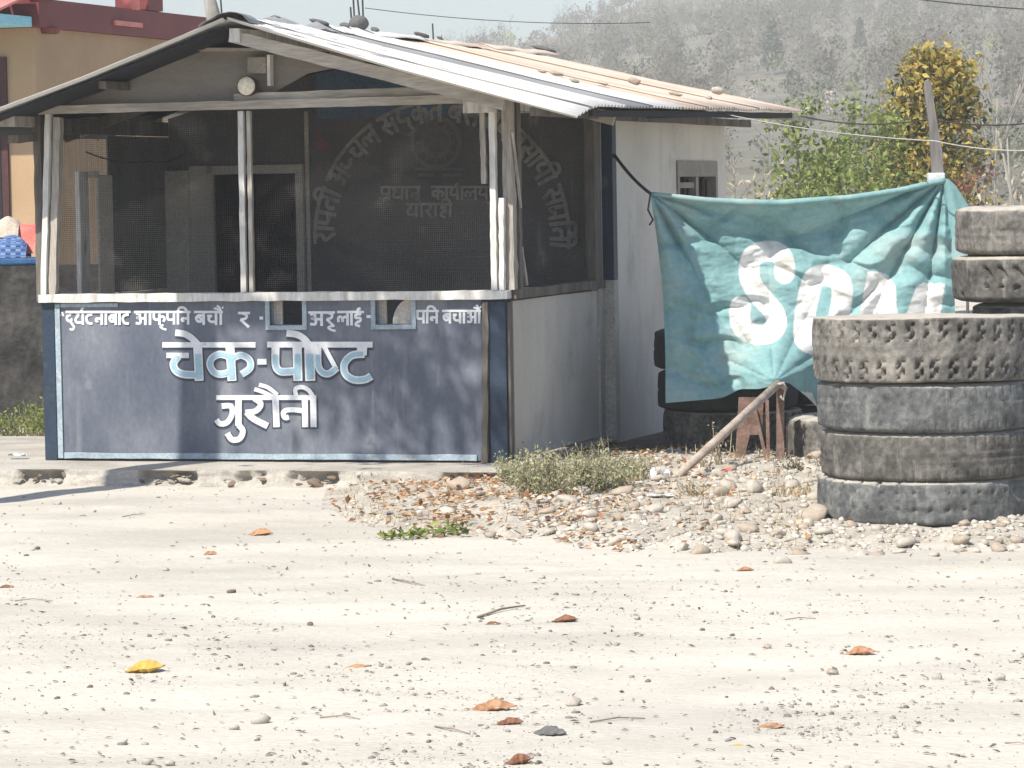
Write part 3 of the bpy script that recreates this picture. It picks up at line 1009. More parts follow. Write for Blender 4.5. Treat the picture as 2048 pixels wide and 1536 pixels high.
# ------------------------------------------------------------------ the neighbour's house and dark wall at the left
def house():
    D0 = 38.0
    c = atd(76, 300, D0); c[2] = 0
    root = empty('tan_house', tuple(c), -TH)
    tag(root, 'tan single storey house with maroon parapet behind the hut', 'house')
    def hz(v, D=D0, u=76):
        return float(atd(u, v, D)[2])
    zt = hz(55)
    mb = MB()
    mb.box(-5, 0, 0, 9, -.1, zt)
    mb.build('wall', 'tan', root)
    mb = MB()                                        # maroon parapet band
    mb.box(-5.02, .10, -.10, 9.1, zt + .002, zt + .31)
    mb.build('parapet', 'maroon', root, bevel=.01)
    mb = MB()
    mb.box(-.02, .22, -.14, .35, zt + .315, zt + .62)
    mb.build('corner_block', 'maroon', root, bevel=.01)
    mb = MB()
    mb.box(-.3, .12, 2.9, 3.35, zt + .315, zt + .75)
    mb.build('parapet_pier', 'maroon', root, bevel=.01)
    mb = MB()
    mb.tube([(.05, 2.55, zt + .3), (.05, 2.55, zt + .75)], .10, 14)
    mb.build('drain_pipe', 'rpink', root, smooth=True)
    mb = MB(); mb.box(.103, .13, 1.9, 2.7, zt + .10, zt + .155)
    mb.build('coral_strip', 'rpink', root)
    mb = MB(); mb.tube([(.06, .25, zt - .06), (.06, .25, zt + .0)], [.10, .13], 12)
    mb.build('eave_bracket', 'maroon', root)
    # porch roof in front, cyan fascia, coral top
    mb = MB(); mb.box(-5, .04, -1.0, -.16, zt + .0, zt + .11)
    mb.build('porch_fascia', 'cyan', root, bevel=.008)
    mb = MB()
    for k in range(16):
        x = -4.98 + k * .315
        mb.prism([(-1.03, zt + .115), (-.17, zt + .33), (-.17, zt + .36), (-1.03, zt + .15)], 'x', x, x + .29)
    mb.build('porch_roof', 'rpink', root, bevel=.01)
    # window with dark maroon frame on the front
    for x in (-.62, -2.6):
        mb = MB()
        z0, z1 = .6, hz(112)
        mb.box(x - .5, x + .28, -.04, -.003, z0, z1)
        w = mb.build('window', 'winframe', root)
        mb = MB(); mb.box(x - .42, x - .14, -.05, -.042, z0 + .1, z1 - .1); mb.box(x - .08, x + .2, -.05, -.042, z0 + .1, z1 - .1)
        mb.build('pane', 'black', w)
    mb = MB(); mb.tube([(.02, .9, zt - .95), (.02, 1.6, zt - 1.2)], .008, 5); mb.build('cable', 'cable', root)
    return root


house()

# dark sooty wall with bedding airing on it
wl_ = ground(-60, 850); wr_ = ground(140, 848)
root = empty('sooty_wall', (wl_[0], wl_[1], 0))
tag(root, 'low black sooty masonry wall at the corner of the hut', 'wall')
dirw = (wr_ - wl_) / np.linalg.norm(wr_ - wl_); L_ = float(np.linalg.norm(wr_ - wl_))
nrm = np.array([dirw[1], -dirw[0], 0])
zt = float(atd(40, 531, wl_[1])[2])
a = np.linspace(-2.5, L_ + .3, 70); zz = np.linspace(-.05, zt, 24)
A, Z_ = np.meshgrid(a, zz)
disp = (fbm(A * 3, Z_ * 3, 71, 4) - .45) * .12
Pw = np.stack([dirw[0] * A + nrm[0] * disp, dirw[1] * A + nrm[1] * disp, Z_], -1)
mb = MB(); mb.grid(Pw)
back = Pw[-1] * 1.0
top = np.stack([Pw[-1], Pw[-1] - nrm * .25 * np.array([1, 1, 0])], 0)
mb.grid(top)
mb.build('masonry', 'darkwall', root, smooth=True)


def cloth_heap(name, u0, u1, vb, D, hh, m, label, cat, seed, depth=.35):
    pa = atd(u0, vb, D); pb = atd(u1, vb, D)
    w = float(np.linalg.norm(pb - pa))
    x = np.linspace(0, w, 30); y = np.linspace(0, depth, 12)
    X, Y = np.meshgrid(x, y)
    prof = np.sin(np.clip(Y / depth, 0, 1) * math.pi) ** .5 * (.55 + .45 * np.sin(np.clip(X / w, .02, .98) * math.pi) ** .5)
    Zc = hh * prof * (.65 + .7 * fbm(X * 6, Y * 6, seed, 3))
    mb = MB(); mb.grid(np.stack([X, Y, Zc], -1))
    o = mb.build(name, m, loc=None, smooth=True)
    o.location = pa
    tag(o, label, cat)
    return o


wD = float(wl_[1])
pa = atd(-30, 531, wD)
mb = MB(); mb.box(0, .44, 0, .4, 0, .055); o = mb.build('blue_mattress', 'bedblue', bevel=.015); o.location = (pa[0], pa[1] - .03, zt + .003)
tag(o, 'edge of a deep blue mattress lying on the sooty wall', 'mattress')
bx_ = pa.copy()
cloth_heap('patterned_blanket', -20, 52, 516, wD - .02, .17, 'bedpat' if 'bedpat' in M else 'bedblue', 'blue and white patterned blanket folded on the mattress', 'blanket', 5, .3)
cloth_heap('coral_cloth', 5, 82, 508, wD + .12, .27, 'red', 'crumpled coral red cloth heaped behind the blanket', 'cloth', 8, .3)
cloth_heap('cream_cloth', -10, 36, 475, wD + .1, .15, 'cream', 'crumpled cream cloth on top of the coral one', 'cloth', 9, .25)


# ------------------------------------------------------------------ concrete ledge under the hut
LY = float(((ground(500, 938, .09)) - HO) @ EY)           # front edge of the ledge
ledge = empty('concrete_ledge', tuple(HO), -TH)
tag(ledge, 'low broken concrete ledge under the hut front', None, kind='structure')
xa = np.linspace(-7.5, .16, 320)
top_n = 12
ej = (fbm(xa * 4, xa * 0 + 3, 81, 4) - .47) * .07
holes = np.clip((fbm(xa * 3.6, xa * 0 + 9, 86, 4) - .45) * 9, 0, 1)
P = np.zeros((top_n, len(xa), 3))
for i in range(top_n):
    t = i / (top_n - 1)
    P[i, :, 0] = xa
    P[i, :, 1] = (LY + ej) * (1 - t) + 2.0 * t
    P[i, :, 2] = .088 + (fbm(xa * 3, xa * 0 + i, 83, 3) - .45) * .012 * (1 if i < 4 else 0) - (.008 if i == 0 else 0)
mb = MB(); mb.grid(P[:, ::-1])
fr = 9
Pf = np.zeros((fr, len(xa), 3))
for i in range(fr):
    t = i / (fr - 1)
    Pf[i, :, 0] = xa
    rec = np.clip(holes * 1.2 + (fbm(xa * 9, xa * 0 + i * .6, 88, 3) - .45) * 2.2, 0, 1) * holes * math.sin(min(1, t * 1.15 + .03) * math.pi) * .10 * (.5 + fbm(xa * 16, xa * 0 + i * .9, 84, 3))
    bul = (fbm(xa * 14, xa * 0 + i * 1.7, 85, 3) - .45) * .035 * (0 if i == 0 else 1)
    Pf[i, :, 1] = LY + ej + rec + bul - .03 * t
    Pf[i, :, 2] = P[0, :, 2] * (1 - t) - .03 * t
mb.grid(Pf[:, :])
mb.build('slab', 'concrete', ledge, smooth=True)
RUB = []
for k in range(6):
    me = npmesh('rubble_shape', stone_verts(ICO2, 700 + k, (1, .7, rnd.uniform(.35, .7)), .75), ICO2[1]); me.materials.append(M['rubble' if k % 2 else 'concrete']); RUB.append(me)
for k in range(150):
    x = rnd.uniform(-4.6, .1)
    h = float(np.interp(x, xa, holes))
    if h < .3: continue
    r = rnd.choice([.01, .014, .018, .024, .034, .045])
    stone('stone', (x, LY + float(np.interp(x, xa, ej)) + rnd.uniform(-.01, .03), rnd.uniform(-.005, .045)), r, ledge, me=rnd.choice(RUB))

# ------------------------------------------------------------------ the check post hut
hut = empty('check_post_hut', tuple(HO), -TH)
tag(hut, 'tin roofed roadside check post hut with blue lettered front and wire mesh porch', 'hut')
FL, SILL, TIE = .09, 1.085, 2.235
XL, XR = -2.96, 0.0
YB = 2.05
RX, RZ = -1.54, 2.735


def fx(u, v=400, Y=0.0):
    return float(ply(u, v, Y)[0])


def fz(v, u=500, Y=0.0):
    return float(ply(u, v, Y)[2])


def hbox(name, m, x0, x1, y0, y1, z0, z1, parent=hut, bevel=.003):
    mb = MB(); mb.box(x0, x1, y0, y1, z0, z1)
    return mb.build(name, m, parent, bevel=bevel)


def hbeam(name, m, p0, p1, w, h, up=(0, 0, 1), seg=8, jit=.003, parent=hut):
    mb = MB(); mb.beam(p0, p1, w, h, up, seg, jit)
    return mb.build(name, m, parent)


# front panel with two pay hatches cut out of it
PF = -.025
hat = [(fx(543, 620), fx(608, 620)), (fx(754, 620), fx(826, 620))]
hz0, hz1 = fz(650, 580), fz(600, 580)
pz0, pz1 = FL + .012, SILL - .022
mb = MB()
x0 = XL + .07; x1 = fx(966, 700)
for a, b, c, d in ((x0, hat[0][0], pz0, pz1), (hat[0][1], hat[1][0], pz0, pz1), (hat[1][1], x1, pz0, pz1),
                   (hat[0][0], hat[0][1], pz0, hz0), (hat[0][0], hat[0][1], hz1, pz1), (hat[1][0], hat[1][1], pz0, hz0), (hat[1][0], hat[1][1], hz1, pz1)):
    mb.box(a, b, PF, .0, c, d)
panel = mb.build('front_panel', 'blue', hut)
panel['label'] = 'faded blue painted front panel with white lettering'
for k, (a, b) in enumerate(hat):
    mb = MB()
    w = .028
    mb.box(a - w, a, PF - .012, .06, hz0 - w, hz1 - .001); mb.box(b, b + w, PF - .012, .06, hz0 - w, hz1 - .001)
    mb.box(a, b, PF - .012, .06, hz0 - w, hz0)
    fr_ = mb.build('hatch_frame', 'lblue', panel, bevel=.002)
    mb = MB(); mb.box(a + .002, a + (b - a) * (.28 if k == 0 else .22), .03, .045, hz0 + .002, hz1 - .004)
    mb.build('hatch_shutter', 'ingrey', panel)
# round plate half closing the second hatch
a, b = hat[1]
mb = MB()
poly = [(b - .003, hz0 + .003)] + [(b - .003 - .13 * math.sin(t) , hz0 + .003 + .155 * math.cos(t)) for t in np.linspace(0, math.pi / 2, 12)][::1]
mb.prism(poly, 'y', .01, .016)
mb.build('hatch_cover', 'ingrey', panel)
# pale blue borders of the panel
hbox('border_strip', 'lblue', XL + .075, XL + .11, PF - .012, PF - .002, pz0, pz1 - .01)
mb = MB(); mb.beam((XL + .115, PF - .006, pz0 + .018), (x1 - .04, PF - .006, pz0 + .018), .008, .034, (0, 0, 1), 30, .0025); mb.build('border_strip', 'lblue', hut)
hbox('border_strip', 'lblue', XL + .115, fx(240, 600), PF - .012, PF - .002, pz1 - .03, pz1 - .006)
# corner pieces beside the panel
hbox('corner_sheet', 'dblue', XL - .015, XL + .068, -.03, .055, FL, SILL - .02)
hbox('corner_sheet', 'dblue', fx(981, 700), .012, -.03, .05, FL, SILL - .035)
mb = MB(); mb.beam((fx(973, 900), PF - .012, FL), (fx(975, 600), PF - .012, SILL - .04), .038, .02, (0, -1, 0), 14, .005); mb.build('edge_batten', 'woodd', hut)
hbox('corner_gap_board', 'woodd', .014, .032, -.01, .05, FL, SILL - .04)
# sill
mb = MB(); mb.beam((XL - .02, -.02, SILL + .004), (.035, -.02, SILL + .004), .09, .05, (0, 0, 1), 30, .003); mb.build('sill', 'woodw', hut)
mb = MB(); mb.beam((.025, .04, SILL + .003), (.025, YB, SILL + .006), .07, .055, (0, 0, 1), 10, .003); mb.build('side_sill', 'woodd', hut)
# posts
z1 = 2.20
hbeam('post', 'woodw', (XL + .005, -.02, SILL + .03), (fx(101, 235), -.02, z1 + .02), .035, .05, (0, 1, 0), 14, .003)
hbeam('post', 'wood', (XL + .055, .0, SILL + .03), (fx(117, 240), .0, z1), .045, .05, (0, 1, 0), 14, .004)
hbeam('post', 'woodd', (XL - .035, .03, SILL - .02), (XL - .03, .03, z1 + .03), .05, .06, (0, 1, 0), 14, .003)
hbeam('mullion', 'woodw', (fx(489, 580), -.005, SILL + .03), (fx(483, 220), -.005, z1 + .01), .034, .035, (0, 1, 0), 16, .002)
hbeam('mullion', 'wood', (fx(504, 580), .006, SILL + .03), (fx(497, 220), .006, z1 + .01), .026, .03, (0, 1, 0), 16, .002)
hbeam('post', 'woodw', (fx(991, 570), -.01, SILL + .03), (fx(986, 210), -.01, z1), .036, .045, (0, 1, 0), 20, .002)
hbeam('post', 'woodw', (fx(1006, 570), -.012, SILL + .03), (fx(1005, 400), -.012, 1.66), .03, .04, (0, 1, 0), 12, .003)
hbeam('post', 'wood', (fx(970, 370), -.012, 1.745), (fx(966, 215), -.012, z1 - .005), .03, .03, (0, 1, 0), 12, .003)
hbeam('post', 'wood', (.028, .06, SILL + .03), (.02, .06, 2.24), .055, .085, (0, 1, 0), 16, .004)
hbeam('post', 'woodd', (.034, .17, SILL + .03), (.03, .17, 2.24), .05, .07, (0, 1, 0), 14, .004)
hbeam('loose_batten', 'wood', (.05, .30, SILL + .05), (.05, .20, SILL + .28), .022, .014, (1, 0, 0), 4, .002)
hbeam('loose_batten', 'wood', (.062, .16, 1.60), (.06, .02, 2.05), .02, .014, (1, 0, 0), 6, .002)
hbeam('rear_post', 'woodd', (.03, YB - .16, SILL + .03), (.03, YB - .16, 2.2), .07, .16, (0, 1, 0), 8, .002)
hbeam('rear_board', 'ingrey', (.025, YB - .06, FL), (.025, YB - .06, 2.2), .05, .10, (0, 1, 0), 4, .001)
# tie beam, rails
mb = MB(); mb.beam((XL - .02, -.03, fz(220, 110) + .0), (fx(955, 197), -.03, fz(198, 950)), .05, .05, (0, 0, 1), 30, .003); mb.build('tie_beam', 'woodh', hut)
mb = MB(); mb.beam((fx(470, 200), .0, fz(196, 470)), (fx(880, 182), .0, fz(180, 880)), .04, .048, (0, 0, 1), 16, .003); mb.build('gable_rail', 'woodh', hut)
mb = MB(); mb.beam((-.11, -.16, 2.21), (-.09, YB, 2.24), .15, .09, (0, 0, 1), 6, .004); mb.build('wall_plate', 'woodw', hut)
mb = MB(); mb.beam((-3.05, -.30, 2.19), (-3.05, YB, 2.19), .10, .09, (0, 0, 1), 6, .004); mb.build('wall_plate', 'wood', hut)
mb = MB(); mb.beam((-3.05, -.22, 2.07), (-3.0, .6, 2.10), .07, .05, (0, 0, 1), 6, .004); mb.build('beam_stub', 'woodd', hut)
# gable boarding (left half closed, right half open)
gp = [(fx(66, 222), fz(226, 66)), (fx(530, 200), fz(206, 530)), (fx(534, 190), fz(190, 534)), (fx(612, 147), fz(147, 612)), (fx(700, 128), fz(128, 700)), (fx(735, 121), fz(121, 735)), (fx(610, 98), fz(98, 610)), (fx(395, 98), fz(98, 395))]
mb = MB(); mb.prism(gp, 'y', .03, .038); mb.build('gable_board', 'ply', hut)
hbeam('gable_batten', 'woodh', (fx(385, 99), .015, fz(99, 385)), (fx(600, 99), .015, fz(99, 600)), .03, .02, (0, 0, 1), 10, .002)
# rafters
hbeam('rafter', 'woodh', (fx(462, 72, -.36), -.36, fz(72, 462, -.36)), (fx(1010, 212, -.36), -.36, fz(208, 1010, -.36)), .05, .075, (0, 0, 1), 14, .003)
hbeam('rafter', 'woodh', (fx(55, 222, -.03), -.03, fz(219, 55, -.03)), (fx(400, 96, -.03), -.03, fz(94, 400, -.03)), .05, .035, (0, 0, 1), 14, .004)
hbeam('rafter', 'woodh', (RX, 1.0, RZ - .07), (.42, 1.0, 2.13), .05, .08, (0, 0, 1), 8, .003)
hbeam('rafter', 'woodd', (RX, 1.0, RZ - .07), (-3.25, 1.0, 2.10), .05, .08, (0, 0, 1), 8, .003)
hbeam('ridge_beam', 'woodw', (RX + .02, -.40, RZ - .085), (RX + .02, 5.9, RZ - .085), .07, .08, (0, 0, 1), 8, .003)
for x, z in ((-.55, 2.39), (.30, 2.16), (-2.4, 2.38)):
    hbeam('purlin', 'woodd', (x, -.34, z), (x, 5.2, z), .05, .05, (0, 0, 1), 8, .003)
# timber strut seen under the left boarding
hbeam('strut', 'woodd', (fx(140, 205), .0, fz(206, 140)), (fx(215, 172), .0, fz(172, 215)), .02, .02, (0, 0, 1), 5, .003)

# wire mesh of the porch
def wire_mesh(name, axis, c, a0, a1, z0, z1, pitch=.0125, w=.0014):
    V = []; Fc = []
    def bar(p0, p1, q):
        n_ = len(V)
        d = np.array(p1) - np.array(p0); d = d / np.linalg.norm(d)
        s = np.array([0, 0, 1.0]) if abs(d[2]) < .5 else (np.array([1., 0, 0]) if axis == 'y' else np.array([0, 1., 0]))
        t = np.cross(d, s)
        for p in (p0, p1):
            for k in range(3):
                a = 2.094 * k
                V.append(np.array(p) + (s * math.cos(a) + t * math.sin(a)) * q)
        for k in range(3):
            Fc.append((n_ + k, n_ + (k + 1) % 3, n_ + 3 + (k + 1) % 3, n_ + 3 + k))
    mk = (lambda a, z, o=0: (a, c + o, z)) if axis == 'y' else (lambda a, z, o=0: (c + o, a, z))
    for a in np.arange(a0, a1, pitch):
        bar(mk(a, z0), mk(a + rnd.uniform(-.002, .002), z1), w / 2)
    for z in np.arange(z0, z1, pitch):
        bar(mk(a0, z, .0015), mk(a1, z + rnd.uniform(-.002, .002), .0015), w / 2)
    o = link(name, npmesh(name, V, Fc), 'wire', hut)
    o['kind'] = 'stuff'
    return o


wire_mesh('wire_mesh', 'y', .03, XL + .09, fx(478, 400) - .005, SILL + .03, 2.20)
wire_mesh('wire_mesh', 'y', .03, fx(508, 400) + .002, -.05, SILL + .03, 2.20)
wire_mesh('wire_mesh', 'x', .0, .22, YB - .24, SILL + .03, 2.18)

# side parapet sheet
mb = MB(); mb.beam((.028, .06, (FL + SILL) / 2 - .012), (.028, YB - .02, (FL + SILL) / 2 - .01), .012, SILL - FL - .05, (0, 0, 1), 8, .001)
mb.build('side_sheet', 'greysheet', hut)
# inner faces of the parapet
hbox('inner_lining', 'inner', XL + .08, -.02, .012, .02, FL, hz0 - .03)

# the plastered room behind the porch
YE = 5.24
XW = .12
def wall_quad(name, m, x0, x1, y0, y1, z0, z1, bevel=0):
    return hbox(name, m, x0, x1, y0, y1, z0, z1, bevel=bevel)
def rz_right(x):
    return RZ + (x - RX) * (2.16 - RZ) / (.55 - RX) - .05
def rz_left(x):
    return RZ + (x - RX) * (-.325) * -1 - .05
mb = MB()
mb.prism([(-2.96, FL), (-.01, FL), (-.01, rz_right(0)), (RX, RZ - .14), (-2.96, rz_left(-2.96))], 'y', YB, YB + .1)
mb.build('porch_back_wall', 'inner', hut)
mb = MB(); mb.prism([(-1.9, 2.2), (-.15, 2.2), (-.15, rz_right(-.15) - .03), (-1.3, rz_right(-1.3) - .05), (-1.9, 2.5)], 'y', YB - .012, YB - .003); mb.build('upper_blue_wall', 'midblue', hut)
wall_quad('blue_jamb', 'dblue', -.008, XW, YB + .002, YB + .1, fz(560, 1200, YB), 2.2, 0)
wall_quad('grey_jamb', 'ingrey', -.008, XW, YB + .006, YB + .1, FL, fz(560, 1200, YB) - .002, 0)
# side wall with a window opening
wy0, wy1 = float(plx(1352, 330, XW)[1]), float(plx(1432, 330, XW)[1])
wz1 = float(plx(1390, 322, XW)[2]); wz0 = 1.2
mb = MB()
for a, b, c, d in ((YB + .102, wy0, -.05, 2.2), (wy1, YE, -.05, 2.2), (wy0, wy1, -.05, wz0), (wy0, wy1, wz1, 2.2)):
    mb.box(XW - .11, XW, a, b, c, d)
mb.build('side_wall', 'wall', hut)
mb = MB(); mb.box(-2.96, XW - .112, YE - .1, YE, -.05, 2.2); mb.box(-2.96, -2.86, YB + .102, YE - .102, -.05, 2.2)
mb.prism([(-2.96, 2.2), (.0, 2.2), (0, rz_right(0)), (RX, RZ - .14), (-2.96, rz_left(-2.96))], 'y', YE - .1, YE)
mb.build('rear_walls', 'wall', hut)
mb = MB(); w = .10
mb.box(XW - .08, XW + .012, wy0, wy1, wz1 - .11, wz1); mb.box(XW - .08, XW + .012, wy0, wy0 + .06, wz0, wz1 - .112)
mb.box(XW - .08, XW + .012, wy1 - .06, wy1, wz0, wz1 - .112); mb.box(XW - .08, XW + .004, (wy0 + wy1) / 2 - .04, (wy0 + wy1) / 2 + .04, wz0, wz1 - .112)
mb.box(XW - .06, XW - .01, wy0 + .06, (wy0 + wy1) / 2 - .04, wz1 - .19, wz1 - .15)
win = mb.build('window', 'box', hut)
mb = MB(); mb.box(XW - .11, XW - .082, wy0, wy1, wz0, wz1); mb.build('pane', 'black', win)
for t in (.16, .27, .38, .62, .73, .84):
    yy = wy0 + (wy1 - wy0) * t
    mb = MB(); mb.tube([(XW - .03, yy, wz0), (XW - .03, yy, wz1 - .13)], .01, 6); mb.build('bar', 'winframe', win)
hbox('porch_floor', 'concrete', XL, -.02, .03, YB - .002, .02, FL + .004)

# porch left side: pale sheet, white frame, things leaning in the corner
zj = float(plx(160, 275, XL + .0)[2])
ya, yb2 = .03, float(plx(218, 400, XL)[1])
n = 26
poly = [(ya, FL)] + [(yb2, FL)] + [(yb2 + (ya - yb2) * t, zj + rnd.uniform(-.02, .012)) for t in np.linspace(0, 1, n)]
wire_mesh('wire_mesh', 'x', XL, .06, YB - .3, SILL + .03, zj)
hbox('leaning_board', 'inpale', XL + .012, XL + .03, float(plx(190, 450, XL)[1]), float(plx(219, 450, XL)[1]), .6, float(plx(200, 350, XL)[2]), bevel=.01)
hbox('left_low_sheet', 'greysheet', XL - .012, XL - .002, .06, YB, FL, SILL)
yq = float(plx(158, 400, XL)[1]); zq = float(plx(160, 343, XL)[2])
mb = MB(); mb.beam((XL + .02, yq, FL), (XL + .02, yq, zq), .03, .14, (0, 1, 0), 8, .003); mb.build('inner_post', 'woodw', hut)
mb = MB(); mb.beam((XL + .02, yq - .06, zq - .02), (XL + .02, float(plx(188, 343, XL)[1]), zq - .02), .03, .04, (0, 0, 1), 4, .002); mb.build('inner_rail', 'woodw', hut)
hbox('left_upper_board', 'woodd', XL - .012, XL, .03, YB, zj + .02, 2.2)
hbox('left_rear_board', 'door', XL - .012, XL + .002, yb2 + .003, YB, SILL + .003, zj + .015)
# door and frames on the porch back wall
def bx(u, v=450):
    return fx(u, v, YB)
def bz(v, u=500):
    return fz(v, u, YB)
hbox('door_frame', 'ingrey', bx(224), bx(332), YB - .03, YB - .002, FL, bz(322))
d_ = hbox('door', 'door', bx(238), bx(318), YB - .05, YB - .032, FL, bz(345))
hbox('door_panel', 'door', bx(246), bx(276), YB - .058, YB - .051, .7, bz(365), d_)
hbox('door_panel', 'door', bx(284), bx(312), YB - .058, YB - .051, .7, bz(365), d_)
hbox('door_edge', 'ingrey', bx(320), bx(329), YB - .06, YB - .031, FL, bz(350))
hbox('door_edge', 'ingrey', bx(238), bx(243), YB - .075, YB - .06, FL, bz(460))
hbox('pilaster', 'ingrey', bx(338), bx(386), YB - .09, YB - .002, FL, bz(338), bevel=.01)
mb = MB()
for a, b, c, d in ((420, 612, 330, 348), (597, 612, 348, 600), (386, 432, 330, 600)):
    mb.box(bx(a), bx(b), YB - .05, YB - .002, bz(d), bz(c) - .001)
wf = mb.build('inner_window', 'ingrey', hut, bevel=.003)
mb = MB(); mb.box(bx(433), bx(596), YB - .012, YB - .003, bz(600), bz(349)); mb.build('pane', 'black', wf)
hbox('conduit', 'ingrey', bx(614), bx(622), YB - .02, YB - .002, FL, 2.25)
for (u0, v0, u1, v1) in ((300, 290, 318, 280), (320, 285, 330, 278), (240, 280, 262, 276)):
    hbeam('paint_flake', 'inpale', (bx(u0), YB - .008, bz(v0)), (bx(u1), YB - .008, bz(v1)), .006, .02, (0, 0, 1), 3, .004)

# ------------------------------------------------------------------ lettering
GLY = {
    'da': (.72, [[(.38, 0), (.38, .22)], [(.42, .22), (.16, .3), (.12, .55), (.3, .7), (.48, .62), (.42, .5)], [(.36, .68), (.6, 1)]]),
    'gha': (.85, [[(.68, 0), (.68, 1)], [(.12, .08), (.3, .12), (.28, .32), (.12, .36)], [(.28, .34), (.1, .55), (.2, .8), (.68, .78)]]),
    'dha': (.85, [[(.68, 0), (.68, 1)], [(.18, .02), (.08, .2), (.3, .3), (.12, .36)], [(.28, .34), (.1, .55), (.2, .8), (.68, .74)]]),
    'Ta': (.75, [[(.5, 0), (.5, .2)], [(.6, .2), (.22, .28), (.12, .55), (.28, .85), (.62, .88)]]),
    'na': (.8, [[(.62, 0), (.62, 1)], [(.62, .55), (.25, .5), (.15, .6), (.22, .72), (.32, .66)]]),
    'A': (.3, [[(.15, 0), (.15, 1)]]),
    'ba': (.8, [[(.65, 0), (.65, 1)], [(.65, .3), (.35, .25), (.15, .45), (.25, .7), (.45, .72), (.65, .6)], [(.28, .35), (.58, .62)]]),
    'va': (.8, [[(.65, 0), (.65, 1)], [(.65, .3), (.35, .25), (.15, .45), (.25, .7), (.45, .72), (.65, .6)]]),
    'a': (.95, [[(.78, 0), (.78, 1)], [(.12, .15), (.38, .12), (.38, .4), (.2, .45), (.42, .5), (.42, .85), (.12, .85)], [(.4, .48), (.78, .5)]]),
    'pha': (.95, [[(.5, 0), (.5, 1)], [(.12, 0), (.12, .45), (.3, .6), (.5, .5)], [(.5, .4), (.75, .35), (.85, .55), (.75, .75)]]),
    'pa': (.75, [[(.6, 0), (.6, 1)], [(.12, 0), (.12, .5), (.25, .62), (.6, .58)]]),
    'pra': (.8, [[(.62, 0), (.62, 1)], [(.12, 0), (.12, .45), (.25, .55), (.62, .52)], [(.6, .68), (.3, .9)]]),
    'ca': (.85, [[(.68, 0), (.68, 1)], [(.08, .3), (.42, .3)], [(.3, .32), (.18, .55), (.35, .75), (.68, .72)]]),
    'ra': (.6, [[(.2, 0), (.42, .15), (.38, .4), (.12, .5)], [(.12, .48), (.55, 1.05)]]),
    'la': (.95, [[(.8, 0), (.8, 1)], [(.12, .75), (.1, .45), (.25, .35), (.42, .5), (.42, .75)], [(.42, .5), (.6, .35), (.8, .45)]]),
    'ii': (.8, [[(.4, 0), (.4, .15)], [(.6, .15), (.2, .2), (.18, .42), (.5, .45), (.52, .65), (.25, .78), (.2, .95), (.5, 1.05)], [(.4, 0), (.35, -.2), (.55, -.28)]]),
    'ya': (.8, [[(.62, 0), (.62, 1)], [(.12, 0), (.25, .15), (.15, .35), (.2, .6), (.62, .58)]]),
    'sa': (.9, [[(.75, 0), (.75, 1)], [(.2, 0), (.4, .15), (.36, .4), (.1, .5)], [(.12, .48), (.45, 1)], [(.35, .5), (.75, .5)]]),
    'ta': (.75, [[(.6, 0), (.6, 1)], [(.6, .4), (.25, .4), (.12, .6), (.2, .85)]]),
    'ka': (.95, [[(.5, 0), (.5, 1)], [(.5, .35), (.25, .3), (.12, .5), (.25, .7), (.5, .6)], [(.5, .4), (.75, .35), (.85, .55), (.72, .75)]]),
    'ma': (.8, [[(.62, 0), (.62, 1)], [(.15, 0), (.15, .8), (.28, .7), (.15, .62), (.62, .6)]]),
    'nya': (.7, [[(.1, .2), (.1, .6), (.35, .65), (.6, .5)]]),
    'ph': (.5, [[(.12, 0), (.12, .5), (.25, .62), (.45, .55)], [(.4, 0), (.4, .7)]]),
    'ha': (.65, [[(.35, 0), (.35, .2)], [(.55, .22), (.2, .25), (.45, .42), (.5, .6), (.3, .62), (.2, .85), (.5, 1.05)]]),
    'i': (.3, [[(.15, 0), (.15, 1)], [(.15, 0), (.25, -.32), (.6, -.34), (.85, -.05)]]),
    'I': (.3, [[(.15, 0), (.15, 1)], [(.15, 0), (.05, -.3), (-.25, -.34), (-.42, -.03)]]),
}
MAT = {
    'u': lambda s: [[(s, 1.0), (s + .15, 1.15), (s, 1.36), (s - .22, 1.28)]],
    'U': lambda s: [[(s, 1.0), (s - .22, 1.1), (s - .05, 1.28), (s + .2, 1.36)]],
    'e': lambda s: [[(s - .4, -.36), (s - .18, -.3), (s, 0)]],
    'E': lambda s: [[(s - .45, -.28), (s - .2, -.22), (s, 0)], [(s - .25, -.48), (s - .08, -.35), (s + .06, 0)]],
    'M': lambda s: [[(s + .1, -.34), (s + .2, -.34)]],
    'm': lambda s: [[(s - .3, -.26), (s - .2, -.26)]],
    'R': lambda s: [[(s, 0), (s - .12, -.18), (s + .08, -.3)]],
}


def word(tokens, head=True, w=.17):
    """strokes of one word in units of the letter height; returns (width, [(points, width)])"""
    x = 0; S = []; stem = 0
    for t in tokens:
        if t in GLY:
            adv, st = GLY[t]
            for s in st:
                S.append(([(x + a, b) for a, b in s], w))
            stem = x + adv - .17
            x += adv
        else:
            for s in MAT[t](stem):
                S.append((s, w * .85))
    if head:
        S.append(([(0, 0), (x, 0)], w * .95))
    return x, S


def ribbon(pts, w, sub=5):
    """flat ribbon of width w along 2-D points -> list of (left,right)"""
    P = spline(pts, sub)
    out = []
    for i, p in enumerate(P):
        d = P[min(i + 1, len(P) - 1)] - P[max(i - 1, 0)]
        d = d / (np.linalg.norm(d) + 1e-9)
        nn = np.array([-d[1], d[0]])
        out.append((p + nn * w / 2, p - nn * w / 2))
    return out


